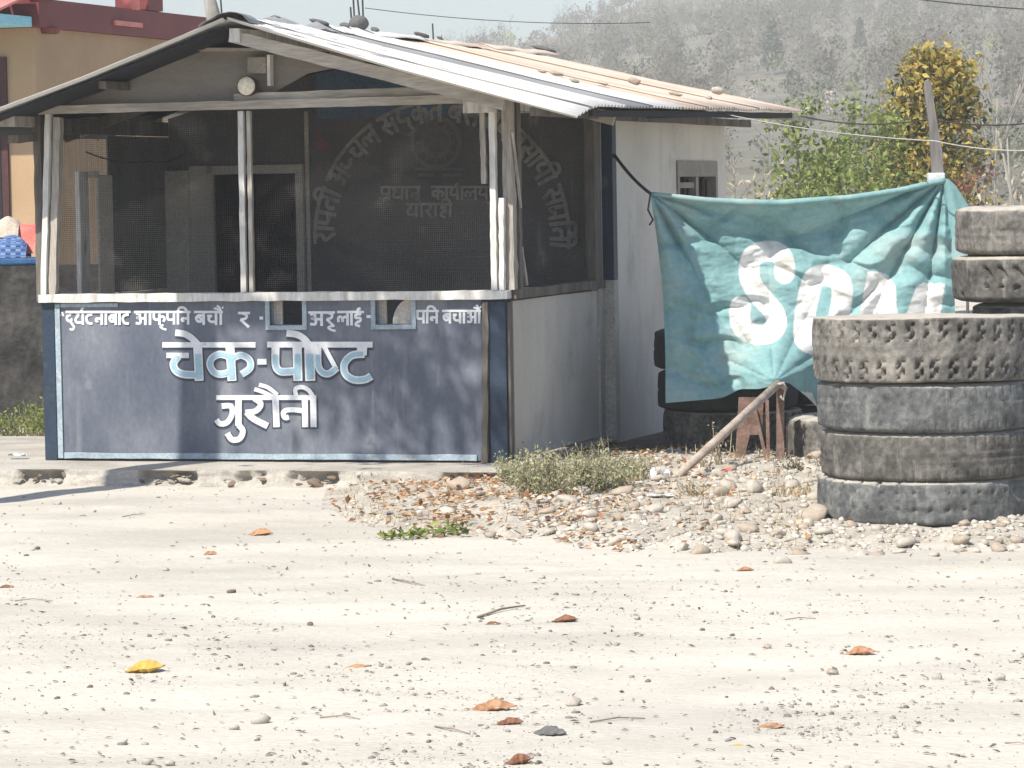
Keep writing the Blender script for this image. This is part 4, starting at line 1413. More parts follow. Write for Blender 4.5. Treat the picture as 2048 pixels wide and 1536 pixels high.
def letters(name, strokes, mapf, m, parent, lift0=0.0, dl=.00035, sub=5):
    """strokes [(pts,w)] -> one mesh; each stroke lies a hair above the one before"""
    V = []; Fc = []
    for k, (pts, w) in enumerate(strokes):
        r = ribbon(pts, w, sub)
        n0 = len(V)
        for a, b in r:
            V.append(mapf(a[0], a[1], lift0 + dl * k)); V.append(mapf(b[0], b[1], lift0 + dl * k))
        for i in range(len(r) - 1):
            Fc.append((n0 + 2 * i, n0 + 2 * i + 1, n0 + 2 * i + 3, n0 + 2 * i + 2))
    return link(name, npmesh(name, V, Fc), m, parent)


def front_map(u, v, l):
    return ply(u, v, PF - .0015 - l)


# small line along the top of the panel
def line_word(tokens, u0, u1, v, h, m='white', w=.2, head=True):
    W, S = word(tokens, head, w)
    k = (u1 - u0) / W
    st = [([(u0 + a * k, v + b * h) for a, b in s], ww * h) for s, ww in S]
    return letters('lettering', st, front_map, m, panel)


line_word(['da', 'u', 'gha', 'R', 'Ta', 'na', 'A', 'ba', 'A', 'Ta'], 131, 261, 624, 26)
line_word(['a', 'A', 'pha', 'U'], 268, 332, 624, 26)
line_word(['pa', 'i', 'na'], 332, 381, 624, 25)
line_word(['ba', 'ca', 'A', 'E', 'M'], 388, 446, 624, 26)
line_word(['ra'], 476, 500, 626, 27, head=True)
line_word(['a', 'ra', 'U'], 616, 670, 625, 27)
line_word(['la', 'A', 'ii'], 674, 728, 624, 27)
line_word(['pa', 'i', 'na'], 832, 878, 622, 25)
line_word(['ba', 'ca', 'A', 'a', 'A', 'E', 'M'], 884, 962, 622, 25)
for st_ in (([(118, 624), (121, 632)], 3.5), ([(124, 624), (127, 632)], 3.5), ([(519, 636), (526, 636)], 6), ([(733, 633), (743, 633)], 6)):
    letters('lettering', [st_], front_map, 'white', panel)

BIG = [  # picture of the big words, in units of the enlarged view
    ([(105, 212), (900, 212)], 46), ([(215, 108), (290, 118), (350, 150), (405, 205)], 56), ([(405, 190), (420, 520)], 76),
    ([(140, 302), (332, 302)], 46), ([(240, 308), (200, 370), (220, 430), (285, 462), (390, 468)], 66),
    ([(680, 190), (700, 520)], 76), ([(690, 318), (600, 292), (530, 325), (512, 385), (550, 448), (615, 462), (690, 440)], 62), ([(710, 322), (780, 300), (848, 340), (852, 410), (780, 464)], 60),
    ([(917, 356), (995, 356)], 48), ([(1000, 210), (1900, 210)], 50),
    ([(1072, 220), (1072, 380), (1110, 436), (1180, 440), (1245, 432)], 68), ([(1255, 210), (1262, 520)], 78), ([(1358, 200), (1368, 520)], 86),
    ([(1165, 112), (1255, 125), (1320, 165), (1358, 215)], 58),
    ([(1432, 220), (1434, 380), (1470, 446), (1530, 456), (1595, 405)], 62), ([(1485, 225), (1590, 420)], 40),
    ([(1812, 205), (1806, 300)], 86), ([(1830, 290), (1725, 302), (1660, 370), (1665, 455), (1735, 508), (1830, 508), (1888, 478)], 66),
]
MID = [
    ([(565, 662), (1420, 662)], 42), ([(755, 655), (755, 905)], 56), ([(612, 735), (690, 735), (700, 800), (660, 872), (600, 885), (567, 850)], 48),
    ([(755, 895), (792, 945), (765, 1012), (700, 1020), (660, 965)], 50), ([(890, 668), (945, 715), (905, 775), (815, 790)], 50), ([(825, 785), (880, 840), (1005, 905)], 56),
    ([(1070, 655), (1080, 915)], 56), ([(890, 590), (960, 612), (1050, 655)], 36), ([(930, 552), (1010, 578), (1088, 640)], 36),
    ([(1310, 775), (1200, 765), (1140, 785), (1150, 832), (1185, 828)], 44), ([(1320, 655), (1325, 915)], 52), ([(1392, 655), (1396, 915)], 52),
    ([(1250, 655), (1240, 592), (1290, 572), (1350, 595), (1392, 655)], 38),
]


def big_map(x, y, l):
    return front_map(300 + x / 4.267, 640 + y / 4.267, l)


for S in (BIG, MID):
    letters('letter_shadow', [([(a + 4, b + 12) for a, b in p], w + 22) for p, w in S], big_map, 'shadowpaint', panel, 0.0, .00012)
    letters('lettering', S, big_map, 'white', panel, .0035, .00015)
sel = [(p, w) for p, w in BIG if w > 50]


def clip_low(p, y0):
    q = [t for t in spline(p, 6) if t[1] > y0]
    return [tuple(t) for t in q]


fill = []
for p, w in sel:
    q = clip_low(p, 290)
    if len(q) == 0 and len(p) == 2: continue
    if len(p) == 2:
        q = [(p[0][0] + (p[1][0] - p[0][0]) * .3, max(p[0][1], 290)), (p[1][0], p[1][1] - 16)] if p[1][1] > 320 else []
    if len(q) >= 2:
        fill.append((q, w - 26))
for k, st_ in enumerate(fill):
    letters('letter_fill', [st_], big_map, 'skyblue', panel, .0068 + .00012 * k, 0, sub=2)

# faded sign on the wall inside the porch, seen through the wire
def back_map(u, v, l):
    return ply(u, v, YB - .004 - l)


ARC = [['ra', 'A', 'pa', 'ta', 'I'], ['a', 'nya', 'ca', 'la'], ['sa', 'm', 'ya', 'u', 'ka', 'ta'], ['ba', 'sa'], ['va', 'ya', 'va', 'sa', 'A', 'ya', 'I']]
strokes = []
ang = math.radians(183)
acx, acy, arx, ary = 884, 474, 254, 272
ARC.append(['sa', 'ma', 'i', 'ta', 'I'])
totW = sum(word(wd)[0] for wd in ARC) + .25 * (len(ARC) - 1)
for wd in ARC:
    W, S = word(wd, True, .22)
    hpx = 40.0
    da = math.radians(188) * W / totW
    for s, ww in S:
        pts = []
        s2 = spline(s, 3) if len(s) > 2 else [np.array(s[0]) + (np.array(s[1]) - np.array(s[0])) * t for t in np.linspace(0, 1, 9 if s[0][1] == s[1][1] else 2)]
        for a, b in s2:
            th = ang - a / W * da
            k = 1 - b * hpx / 262.
            pts.append((acx + arx * k * math.cos(th), acy - ary * k * math.sin(th)))
        strokes.append((pts, ww * hpx * .9))
    ang -= da + math.radians(188) * .25 / totW
letters('sign_lettering', strokes, back_map, 'inkpale', hut, 0, .0003, sub=2)
for toks, u0, u1, v, h in ((['pra', 'dha', 'A', 'na'], 760, 842, 374, 26), (['ka', 'A', 'ya', 'R', 'A', 'la', 'ya'], 862, 978, 374, 26), (['gha', 'A', 'e', 'ra', 'A', 'ha', 'I'], 812, 905, 408, 26)):
    W, S = word(toks, True, .2)
    k = (u1 - u0) / W
    letters('sign_lettering', [([(u0 + a * k, v + b * h) for a, b in s], ww * h) for s, ww in S], back_map, 'inkpale', hut)
ring = []
for r_, w_ in ((47, 9), (27, 7)):
    ring.append(([(872 + r_ * math.cos(t), 285 + r_ * 1.05 * math.sin(t)) for t in np.linspace(0, 2 * math.pi, 25)], w_))
for k in range(12):
    t = k * math.pi / 6
    ring.append(([(872 + 32 * math.cos(t), 285 + 34 * math.sin(t)), (872 + 40 * math.cos(t), 285 + 42 * math.sin(t))], 4))
ring += [([(852, 300), (872, 276), (892, 300)], 6), ([(856, 306), (888, 306)], 5), ([(828, 338), (930, 338)], 5), ([(835, 350), (870, 350)], 6), ([(885, 350), (925, 350)], 6)]
letters('emblem', ring, back_map, 'inkdim', hut, 0, .0002, sub=2)
mb = MB()
for tri in ([(632, 258), (632, 300), (668, 298)], [(634, 320), (634, 346), (652, 346)]):
    p = [back_map(u, v, .002) for u, v in tri]
    mb.add(p, [(0, 1, 2)])
mb.build('painted_flag', 'flag', hut, solid=.002)
mb = MB()
for k in range(4):
    p = [back_map(u, v, .002) for u, v in ((632 + k * 12, 212), (638 + k * 12, 212), (652 + k * 9, 232), (644 + k * 9, 232))]
    mb.add(p, [(0, 1, 2, 3)])
mb.build('painted_stripes', 'red', hut, solid=.002)

# ------------------------------------------------------------------ tin roof, sheet by sheet
def tin_sheet(m, xa_, za, xb, zb, y0, y1, lift, sag=.0, jit=.0):
    wv = .076; amp = .009
    yy = np.arange(y0, y1 + 1e-6, wv / 6)
    ss = np.linspace(0, 1, 7)
    zm = float(np.mean(zb(yy))) if callable(zb) else zb
    L_ = math.hypot(xb - xa_, zm - za)
    nx, nz = -(zm - za) / L_, (xb - xa_) / L_
    if nz < 0: nx, nz = -nx, -nz
    P = np.zeros((len(ss), len(yy), 3))
    for i, s in enumerate(ss):
        e = (1 if i == len(ss) - 1 else 0)
        off = amp * np.cos(2 * math.pi * (yy - y0) / wv) + lift - sag * math.sin(s * math.pi) + (fbm(yy * 2 + s * 3, yy * 0 + s * 2, 91, 2) - .4) * .02
        ext = e * jit
        P[i, :, 0] = xa_ + (xb - xa_) * (s + ext) + nx * off
        P[i, :, 1] = yy
        zbv = zb(yy) if callable(zb) else zb
        P[i, :, 2] = za + (zbv - za) * (s + ext) + nz * off
    mb = MB(); mb.grid(P)
    o = mb.build('roof_sheet', m, hut, smooth=True, solid=.0018)
    return o


mats = ['tin', 'tin', 'tin3', 'tin', 'tin2', 'tin2', 'tin2', 'tin2', 'tin2']
y = -.5
for k, m in enumerate(mats):
    xe = .592 + (0 if k == 0 else rnd.uniform(-.012, .012))
    ze = lambda q: np.interp(q, [-.5, -.15, 0, 6], [2.106, 2.172, 2.186, 2.258])
    tin_sheet(m, RX + .01, RZ + .005 + (.006 if k % 2 else 0), xe, ze, y, y + (.42 if k == 0 else .80), .002 + .004 * (k % 2), sag=.006)
    y += .735 if k else .33
# black tarpaulin lining under the left slope and over the gable top
for (x0_, z0_, x1_, z1_, ya_, yb_) in ((RX - .02, RZ - .03, -3.34, RZ - .625, -.47, 1.9),):
    xx_ = np.linspace(0, 1, 14); yy_ = np.linspace(ya_, yb_, 20)
    P = np.zeros((14, 20, 3))
    for i, t_ in enumerate(xx_):
        P[i, :, 0] = x0_ + (x1_ - x0_) * t_; P[i, :, 1] = yy_
        P[i, :, 2] = z0_ + (z1_ - z0_) * t_ - .03 * fbm(yy_ * 3, yy_ * 0 + t_ * 5, 98, 3)
    mb = MB(); mb.grid(P); mb.build('roof_lining', 'tarp', hut, smooth=True, solid=.002)
y = -.5
for k in range(9):
    tin_sheet('tin3' if k % 3 else 'tin', RX - .01, RZ + .005 + (.006 if k % 2 else 0), -3.38, RZ - .598 + rnd.uniform(-.01, .01), y, y + .80, .002 * (k % 3), sag=.012)
    y += .735
# ridge capping, buckled at the front
for k in range(4):
    yy = np.linspace(-.52 + k * 1.68, -.52 + k * 1.68 + 1.74, 26)
    aa = np.linspace(-1, 1, 9)
    P = np.zeros((9, 26, 3))
    for i, a in enumerate(aa):
        P[i, :, 0] = RX + a * (.15 + .03 * fbm(yy * 3, yy * 0 + a, 95, 2))
        P[i, :, 1] = yy
        P[i, :, 2] = RZ + .035 - abs(a) ** 1.3 * .055 + (fbm(yy * 2.5, yy * 0 + a * 1.5, 96, 3) - .45) * .06 * (1 + .6 * (k == 0)) + .006 * (k % 2)
    mb = MB(); mb.grid(P); mb.build('ridge_cap', 'tin3' if k == 0 else ('tin' if k == 1 else 'tin2'), hut, smooth=True, solid=.002)
# near-black fascia and soffit: shadow under the right eave put into their colour
hbeam('fascia', 'tarp', (.52, .1, 2.15), (.52, YE + .42, 2.222), .03, .04, (0, 0, 1), 12, .003)
hbeam('soffit_shade', 'tarp', (.30, YB + .1, 2.165), (.30, YE - .05, 2.22), .32, .02, (0, 0, 1), 6, .002)
# pale pole sticking out under the far eave
hbeam('eave_pole', 'wood', tuple(plx(1420, 228, .5)), tuple(plx(1610, 232, .5) + np.array([0, .3, -.02])), .03, .03, (0, 0, 1), 6, .003)

# stones that hold the roof down
def on_roof(u, v):
    d = ray(u, v)
    c = CAM - HO
    cx, cz = c @ EX, c[2]
    dx, dz = d @ EX, d[2]
    ye = 2.0
    for _ in range(6):
        s = (2.186 + .012 * ye - RZ) / (.592 - RX)
        t = (RZ + .014 + s * (cx - RX) - cz) / (dz - s * dx)
        p = c + d * t
        ye = p @ EY
    return np.array([p @ EX, p @ EY, p[2]])


def roof_stone(p, r, m, lab, flat=.6):
    w = loc2w(p)
    me = npmesh('roof_stone', stone_verts(ICO2, rnd.randint(0, 9999), (1.0, .8, flat)), ICO2[1])
    o = link('roof_stone', me, m, None, smooth=True)
    o.scale = (r, r, r)
    o.rotation_euler = (0, .27 * math.cos(TH), rnd.uniform(-.3, .3))
    o.location = (w[0], w[1], w[2] + r * flat * .75)
    tag(o, lab, 'stone', 'stones weighing down the tin roof')


for u, v, r, m, lab, fl in (
        (1270, 170, .052, 'stone2', 'round brown stone alone in the middle of the rusty roof sheets', .7), (1437, 190, .058, 'stone', 'large tan stone near the far eave of the tin roof', .6),
        (1418, 199, .03, 'stone2', 'small brown stone beside the large tan roof stone', .5), (1352, 191, .055, 'stone2', 'flat brown stone slab on the roof between round and tan stones', .25),
        (1112, 150, .055, 'stone2', 'flat tan stone slab on the roof nearest the ridge', .3), (1085, 146, .04, 'stone', 'pale flat chip beside the tan roof slab', .25),
        (1150, 165, .04, 'stone2', 'low brown stone on the seam of two roof sheets', .35), (1205, 170, .055, 'stone', 'thin pale slab on the roof beside the round brown stone', .2)):
    roof_stone(on_roof(u, v), r, m, lab, fl)
for u, r, lab, fl in ((720, .075, 'big dark boulder on the ridge in front of the iron rods', .75), (692, .045, 'dark lump on the ridge left against the big boulder', .5), (752, .035, 'dark lump on the ridge just behind the big boulder', .6),
                      (845, .07, 'long flat dark stone on the ridge beyond the boulder', .3), (880, .03, 'small dark stone farther along the ridge', .5), (552, .04, 'dark stone on the ridge cap near the hut front', .45),
                      (1085, .11, 'long dark slab lying at the far end of the ridge', .22), (640, .09, 'flat black piece lying on the ridge before the boulder', .22)):
    p = plx(u, 75, RX); p[2] = RZ + .035
    roof_stone(p, r, 'inner', lab, fl)

# lamp under the gable
lc = ply(493, 172, -.09)
lamp = empty('gable_lamp', tuple(loc2w(np.array([lc[0], 0, lc[2]]))), -TH)
tag(lamp, 'round cream lamp with a small box hung under the gable', 'lamp')
mb = MB()
ns = 20
for r0_, y0_, r1_, y1_ in ((.062, -.09, .058, -.04), (.058, -.04, .03, .02)):
    mb.tube([(0, y0_, 0), (0, y1_, 0)], [r0_, r1_], ns)
mb.build('housing', 'winframe', lamp, smooth=False)
P = np.zeros((6, 25, 3))
for i in range(6):
    t = i / 5 * math.pi / 2
    for j in range(25):
        a = j / 24 * 2 * math.pi
        P[i, j] = (.056 * math.sin(t) * math.cos(a), -.094 - .018 * math.cos(t), .056 * math.sin(t) * math.sin(a))
mb = MB(); mb.grid(P); mb.build('lens', 'lamp', lamp, smooth=True)
mb = MB(); mb.box(-.01, .11, -.05, .025, .075, .175); mb.build('control_box', 'box', lamp, bevel=.006)
mb = MB(); mb.box(.115, .135, -.04, .02, -.0, .185); mb.build('bracket', 'woodw', lamp)


# ------------------------------------------------------------------ rods and poles behind the roof
def rods(us, v0, v1, D, label, name='iron_rods'):
    b = atd(us[0][0], 600, D); b[2] = 0
    root = empty(name, tuple(b))
    tag(root, label, 'rods')
    mb = MB(); mb.box(-.12, .3, -.12, .12, 0, float(atd(us[0][0], v1 + 40, D)[2])); mb.build('column', 'concrete', root)
    for (u_b, u_t, vt) in us:
        p0 = atd(u_b, v1 + 60, D) - b; p1 = atd(u_t, vt, D) - b
        mb = MB(); mb.tube([p0, (p0 + p1) / 2 + np.array([.01, 0, 0]), p1], .008, 6); mb.build('rod', 'cable', root)


rods([(704, 701, 14), (709, 705, -30), (724, 712, -30), (725, 724, -30)], 0, 60, 32, 'bundle of bare iron rods standing up behind the roof ridge')
rods([(421, 418, -20), (427, 422, -20), (444, 440, -20)], 0, 35, 33, 'bare iron rods rising beside a pale stump behind the gable')
rods([(866, 865, 47)], 0, 80, 36, 'single bare iron rod beyond the roof ridge')
b = atd(440, 600, 32.5); b[2] = 0
mb = MB(); z1 = float(atd(440, -30, 32.5)[2])
mb.tube([(0, 0, 0), (.02, 0, z1 * .6), (0, 0, z1 - .3), (-.06, 0, z1)], [.14, .1, .07, .05], 9)
o = mb.build('pale_stump', 'palebark', smooth=True); o.location = b
tag(o, 'pale bare tree stump rising behind the gable top', 'stump')

# ------------------------------------------------------------------ ropes and wires
def wire(name, pts, r, m, label, cat, sag=0.0):
    pts = [np.array(p, float) for p in pts]
    out = []
    for i in range(len(pts) - 1):
        for k in range(10):
            t = k / 10
            out.append(pts[i] * (1 - t) + pts[i + 1] * t - np.array([0, 0, sag * 4 * t * (1 - t)]))
    out.append(pts[-1])
    mb = MB(); mb.tube(out, r, 5)
    o = mb.build(name, m, loc=out[0], smooth=True)
    tag(o, label, cat)
    return o


BD = 21.6
rope0 = loc2w(plx(1229, 310, XW))
wire('tie_rope', [rope0, atd(1300, 386, BD)], .011, 'rope', 'dark rope tying the banner corner to the hut wall', 'rope', .02)
wire('tie_rope', [atd(1301, 388, BD), atd(1296, 420, BD - .02), atd(1306, 440, BD - .03), atd(1299, 450, BD)], .006, 'rope', 'knotted dark rope end dangling from the banner corner', 'rope')
wire('washing_line', [loc2w(np.array(plx(1440, 226, .5))), atd(1870, 282, 21.4), atd(2120, 298, 21.0)], .004, 'cord', 'pale cord running from the roof eave past the wooden stake', 'cord', .03)
wire('overhead_cable', [loc2w(np.array(plx(1600, 232, .5))), atd(1860, 238, 26), atd(2120, 236, 26)], .006, 'cable', 'thin black cable level with the roof end', 'cable', .05)
wire('overhead_cable', [atd(1700, -20, 60), atd(2120, 22, 60)], .012, 'cable', 'thin black cable slanting across the hill top', 'cable', .05)
wire('overhead_cable', [atd(730, 16, 45), atd(1300, 45, 48)], .005, 'cable', 'faint wire crossing the sky above the roof', 'cable', .08)
wire('inner_cable', [loc2w(np.array([XL + .12, .4, 1.99])), loc2w(np.array([XL + .3, 1.0, 1.93])), loc2w(np.array([XL + .35, 1.5, 1.99]))], .005, 'cable', 'slack black cable hanging inside the porch', 'cable', .03)

# ------------------------------------------------------------------ the green banner
def seg_d(px, py, pts):
    d = np.full(px.shape, 1e9)
    P = spline(pts, 5)
    for i in range(len(P) - 1):
        a = P[i]; b = P[i + 1]
        ab = b - a
        t = np.clip(((px - a[0]) * ab[0] + (py - a[1]) * ab[1]) / (ab @ ab + 1e-9), 0, 1)
        d = np.minimum(d, np.hypot(px - a[0] - ab[0] * t, py - a[1] - ab[1] * t))
    return d


def inside(px, py, poly):
    r = np.zeros(px.shape, bool)
    n = len(poly); j = n - 1
    for i in range(n):
        xi, yi = poly[i]; xj, yj = poly[j]
        c = ((yi > py) != (yj > py)) & (px < (xj - xi) * (py - yi) / (yj - yi + 1e-12) + xi)
        r ^= c
        j = i
    return r


cr = lambda L: [(1180 + a / 2.0207, 340 + b / 2.0207) for a, b in L]
nu, nv = 300, 200
tu = np.linspace(0, 1, nu); tv = np.linspace(0, 1, nv)
TU, TV = np.meshgrid(tu, tv)
def curve(t, pts):
    a = np.array(pts, float)
    return np.interp(t, a[:, 0], a[:, 1])
uxL = lambda v: curve(v, [(0, 1300), (.18, 1312), (.45, 1325), (.75, 1331), (1, 1331)])
uxR = lambda v: curve(v, [(0, 1888), (.2, 1904), (.5, 1911), (1, 1900)])
vtop = lambda x: curve(x, [(0, 385), (.2, 400), (.42, 405), (.68, 393), (.85, 378), (1, 357)])
vbot = lambda x: curve(x, [(0, 806), (.19, 797), (.215, 792), (.26, 778), (.33, 778), (.43, 764), (.5, 795), (.56, 832), (.64, 868), (.8, 890), (1, 900)])
def smooth1(f, w=.03):
    return lambda x: sum(f(np.clip(x + d, 0, 1)) for d in np.linspace(-w, w, 5)) / 5
vtop = smooth1(vtop); uxL = smooth1(uxL, .08); uxR = smooth1(uxR, .08); vbot = smooth1(vbot, .012)
PU = uxL(TV) * (1 - TU) + uxR(TV) * TU
PV = vtop(TU) * (1 - TV) + vbot(TU) * TV
# relief of the cloth, metres towards the camera
rel = np.zeros_like(PU)
sagv = np.interp(PU, [1300, 1340, 1400, 1470, 1560, 1660, 1740, 1810, 1860, 1890], [386, 402, 440, 466, 474, 462, 438, 406, 378, 360])
tpv = vtop(TU)
depth = np.clip((sagv - tpv) / 75., 0, 1) * .23
fr_ = (PV - tpv) / np.maximum(sagv - tpv, 1)
pocket = np.where(fr_ < 1, -depth * np.clip(fr_, 0, 1) ** .8, -depth * np.exp(-((PV - sagv) / 110.) ** 1.3 * 1.0))
rel += np.where(fr_ < .14, (.14 - fr_) * .18 * depth / .15, 0) * 0 + pocket
def rays(cx, cy, n, ph, amp, reach, a0, a1):
    ang = np.arctan2(PV - cy, PU - cx)
    r = np.hypot(PU - cx, PV - cy)
    win = np.clip((ang - a0) / .12, 0, 1) * np.clip((a1 - ang) / .12, 0, 1)
    wob = ang * n + ph + .9 * (fbm(PU / 160, PV / 160, 33, 2) - .4)
    return amp * (np.abs(np.sin(wob)) ** .7 - .5) * win * np.clip(r / 90, 0, 1) * np.exp(-(r / reach) ** 2)
rel += rays(1890, 356, 9, .3, .12, 330, 1.45, 2.95)
rel += rays(1300, 385, 8, 1.0, .10, 300, .25, 1.6)
rel += rays(1548, 764, 6, .5, .05, 200, -2.9, -.3)
rel += (fbm(PU / 95, PV / 60, 12, 3) - .45) * .06
rel += (fbm(PU / 34 + PV / 60, PV / 12, 13, 3) - .45) * .022
ridge_ = np.abs(fbm(PU / 150 + PV / 210, PV / 85 - PU / 260, 35, 3) - .44)
rel -= np.clip(.10 - ridge_, 0, .1) * .42
crease = np.exp(-(seg_d(PU, PV, [(1330, 410), (1372, 500), (1400, 600), (1392, 690), (1430, 760), (1452, 792)]) / 11.) ** 2)
rel += crease * .03
# lower left flap folds forward
flap = np.clip((PV - 735) / 60, 0, 1) * np.clip((1470 - PU) / 50, 0, 1)
rel += flap * .05
# hem pulled forward to the iron stand
tie = np.exp(-(np.hypot(PU - 1548, PV - 768) / 70.) ** 2)
rel += tie * .42
fall = np.clip((PU - 1575) / 120, 0, 1) * np.clip((PV - 700) / 120, 0, 1)
rel -= fall * .12
Dd = BD + .0 * PU + .25 * TU - rel
dirs = cF[None, None] + ((PU - 1024) / FPX)[..., None] * cR + ((768 - PV) / FPX)[..., None] * cU
Pb = CAM + dirs * (Dd / dirs[..., 1])[..., None]
# painted letters
paint = np.zeros_like(PU)
def stroke_paint(pts, hw):
    return np.clip((hw - seg_d(PU, PV, cr(pts))) / 1.6 + .5, 0, 1)
paint = np.maximum(paint, stroke_paint([(786, 418), (784, 370), (760, 335), (710, 328), (662, 345), (642, 395), (652, 455), (695, 518), (742, 572), (754, 622), (725, 658), (670, 665), (620, 640), (604, 590), (608, 552)], 20.5))
paint = np.maximum(paint, stroke_paint([(950, 422), (1010, 450), (1018, 520), (1000, 620), (965, 695), (910, 705), (868, 680), (868, 600), (885, 500), (905, 440), (950, 422)], 21))
for poly in ([(1122, 410), (1165, 412), (1205, 424), (1236, 470), (1240, 540), (1246, 640), (1080, 640)], [(1345, 456), (1436, 460), (1425, 520), (1410, 640), (1258, 640), (1300, 520), (1318, 472)]):
    paint = np.maximum(paint, inside(PU, PV, cr(poly)).astype(float))
notch = inside(PU, PV, cr([(1155, 575), (1166, 575), (1176, 640), (1146, 640)]))
paint[notch] = 0
for poly in ([(1602, 783), (1624, 786), (1634, 812), (1622, 816)], [(1650, 796), (1672, 822), (1672, 838), (1644, 829)]):
    paint = np.maximum(paint, inside(PU, PV, poly).astype(float))
wear = fbm(PU / 40, PV / 22, 17, 4)
paint *= np.clip(1.25 - np.clip((wear - .56) * 5, 0, 1) * .5, 0, 1)
org = Pb[nv // 2, nu // 2] * np.array([1, 1, 0])
idx = np.arange(nu * nv).reshape(nv, nu)
Fq = np.stack([idx[:-1, :-1], idx[1:, :-1], idx[1:, 1:], idx[:-1, 1:]], -1).reshape(-1, 4)
me = npmesh('banner', Pb.reshape(-1, 3) - org, Fq)
at_ = me.attributes.new('paint', 'FLOAT', 'POINT')
at_.data.foreach_set('value', paint.ravel().astype(np.float32))


def banner_mat():
    m = mat('green_banner_cloth', [(.3, (.17, .31, .31)), (.5, (.22, .385, .385)), (.7, (.29, .445, .44))], scale=2.0, rough=.8, bump=.25, bscale=55, grain=.10, gscale=30,
            dirt=((.40, .42, .375), 2.0, .52, .82))
    N, L = m.node_tree.nodes, m.node_tree.links
    b = N['Principled BSDF']
    src = b.inputs['Base Color'].links[0].from_socket
    at = N.new('ShaderNodeAttribute'); at.attribute_name = 'paint'
    n = N.new('ShaderNodeTexNoise'); n.inputs['Scale'].default_value = 7; n.inputs['Detail'].default_value = 6
    r = N.new('ShaderNodeValToRGB')
    r.color_ramp.elements[0].position = .3; r.color_ramp.elements[0].color = (.56, .55, .50, 1)
    r.color_ramp.elements[1].position = .6; r.color_ramp.elements[1].color = (.76, .75, .72, 1)
    tc = N.new('ShaderNodeTexCoord')
    L.new(tc.outputs['Object'], n.inputs[0]); L.new(n.outputs[0], r.inputs[0])
    mx = N.new('ShaderNodeMix'); mx.data_type = 'RGBA'
    L.new(at.outputs['Fac'], mx.inputs[0]); L.new(src, mx.inputs[6]); L.new(r.outputs[0], mx.inputs[7])
    L.new(mx.outputs[2], b.inputs['Base Color'])
    tr = N.new('ShaderNodeBsdfTranslucent'); L.new(mx.outputs[2], tr.inputs[0])
    ms = N.new('ShaderNodeMixShader'); ms.inputs[0].default_value = .12
    L.new(b.outputs[0], ms.inputs[1]); L.new(tr.outputs[0], ms.inputs[2]); L.new(ms.outputs[0], N['Material Output'].inputs[0])
    return m


M['banner'] = banner_mat()
ban = link('banner', me, 'banner', None, tuple(org), smooth=True)
tag(ban, 'faded sea green cloth banner with white painted letters hung beside the hut', 'banner')
# hem rolled along the top edge and the loose cloth beyond the stake
top_line = [Pb[1, j] - org + np.array([0, -.012, .0]) for j in range(0, nu, 6)] + [Pb[1, -1] - org]
mb = MB(); mb.tube(top_line, [.012 + .012 * math.sin(min(1, t * 3) * math.pi / 2) * (1 - .5 * t) for t in np.linspace(0, 1, len(top_line))], 8); mb.build('rolled_hem', 'banner', ban, smooth=True)
P = np.zeros((10, 8, 3))
for i in range(10):
    for j in range(8):
        t = i / 9; s = j / 7
        u = 1888 + s * (10 + 75 * t ** .8); v = 358 + t * 190 - s * 70 * t
        P[i, j] = atd(u, v, BD + .24 + .05 * math.sin(s * 9 + t) * t) - org
mb = MB(); mb.grid(P); mb.build('loose_end', 'banner', ban, smooth=True)

# wooden stake
b = atd(1888, 930, BD + .36); b[2] = 0
SD = float(b[1])
poly = [tuple((atd(u, v, SD) - b)[[0, 2]]) for u, v in ((1857, 158), (1863, 170), (1872, 232), (1884, 300), (1892, 420), (1902, 640), (1905, 960), (1876, 960), (1872, 640), (1868, 420), (1862, 330), (1858, 255), (1848, 178), (1849, 162))]
mb = MB(); mb.prism(poly, 'y', -.02, .02); o = mb.build('wooden_stake', 'greywood', bevel=.004); o.location = b
tag(o, 'grey wooden stake with a pointed top holding up the banner', 'stake')
mb = MB(); p = [atd(u, v, SD - .05) - b for u, v in ((1857, 346), (1890, 352), (1890, 366), (1857, 360))]
mb.box(p[0][0], p[1][0], -.06, .04, p[2][2], p[0][2]); mb.build('white_binding', 'paper', o, bevel=.008)

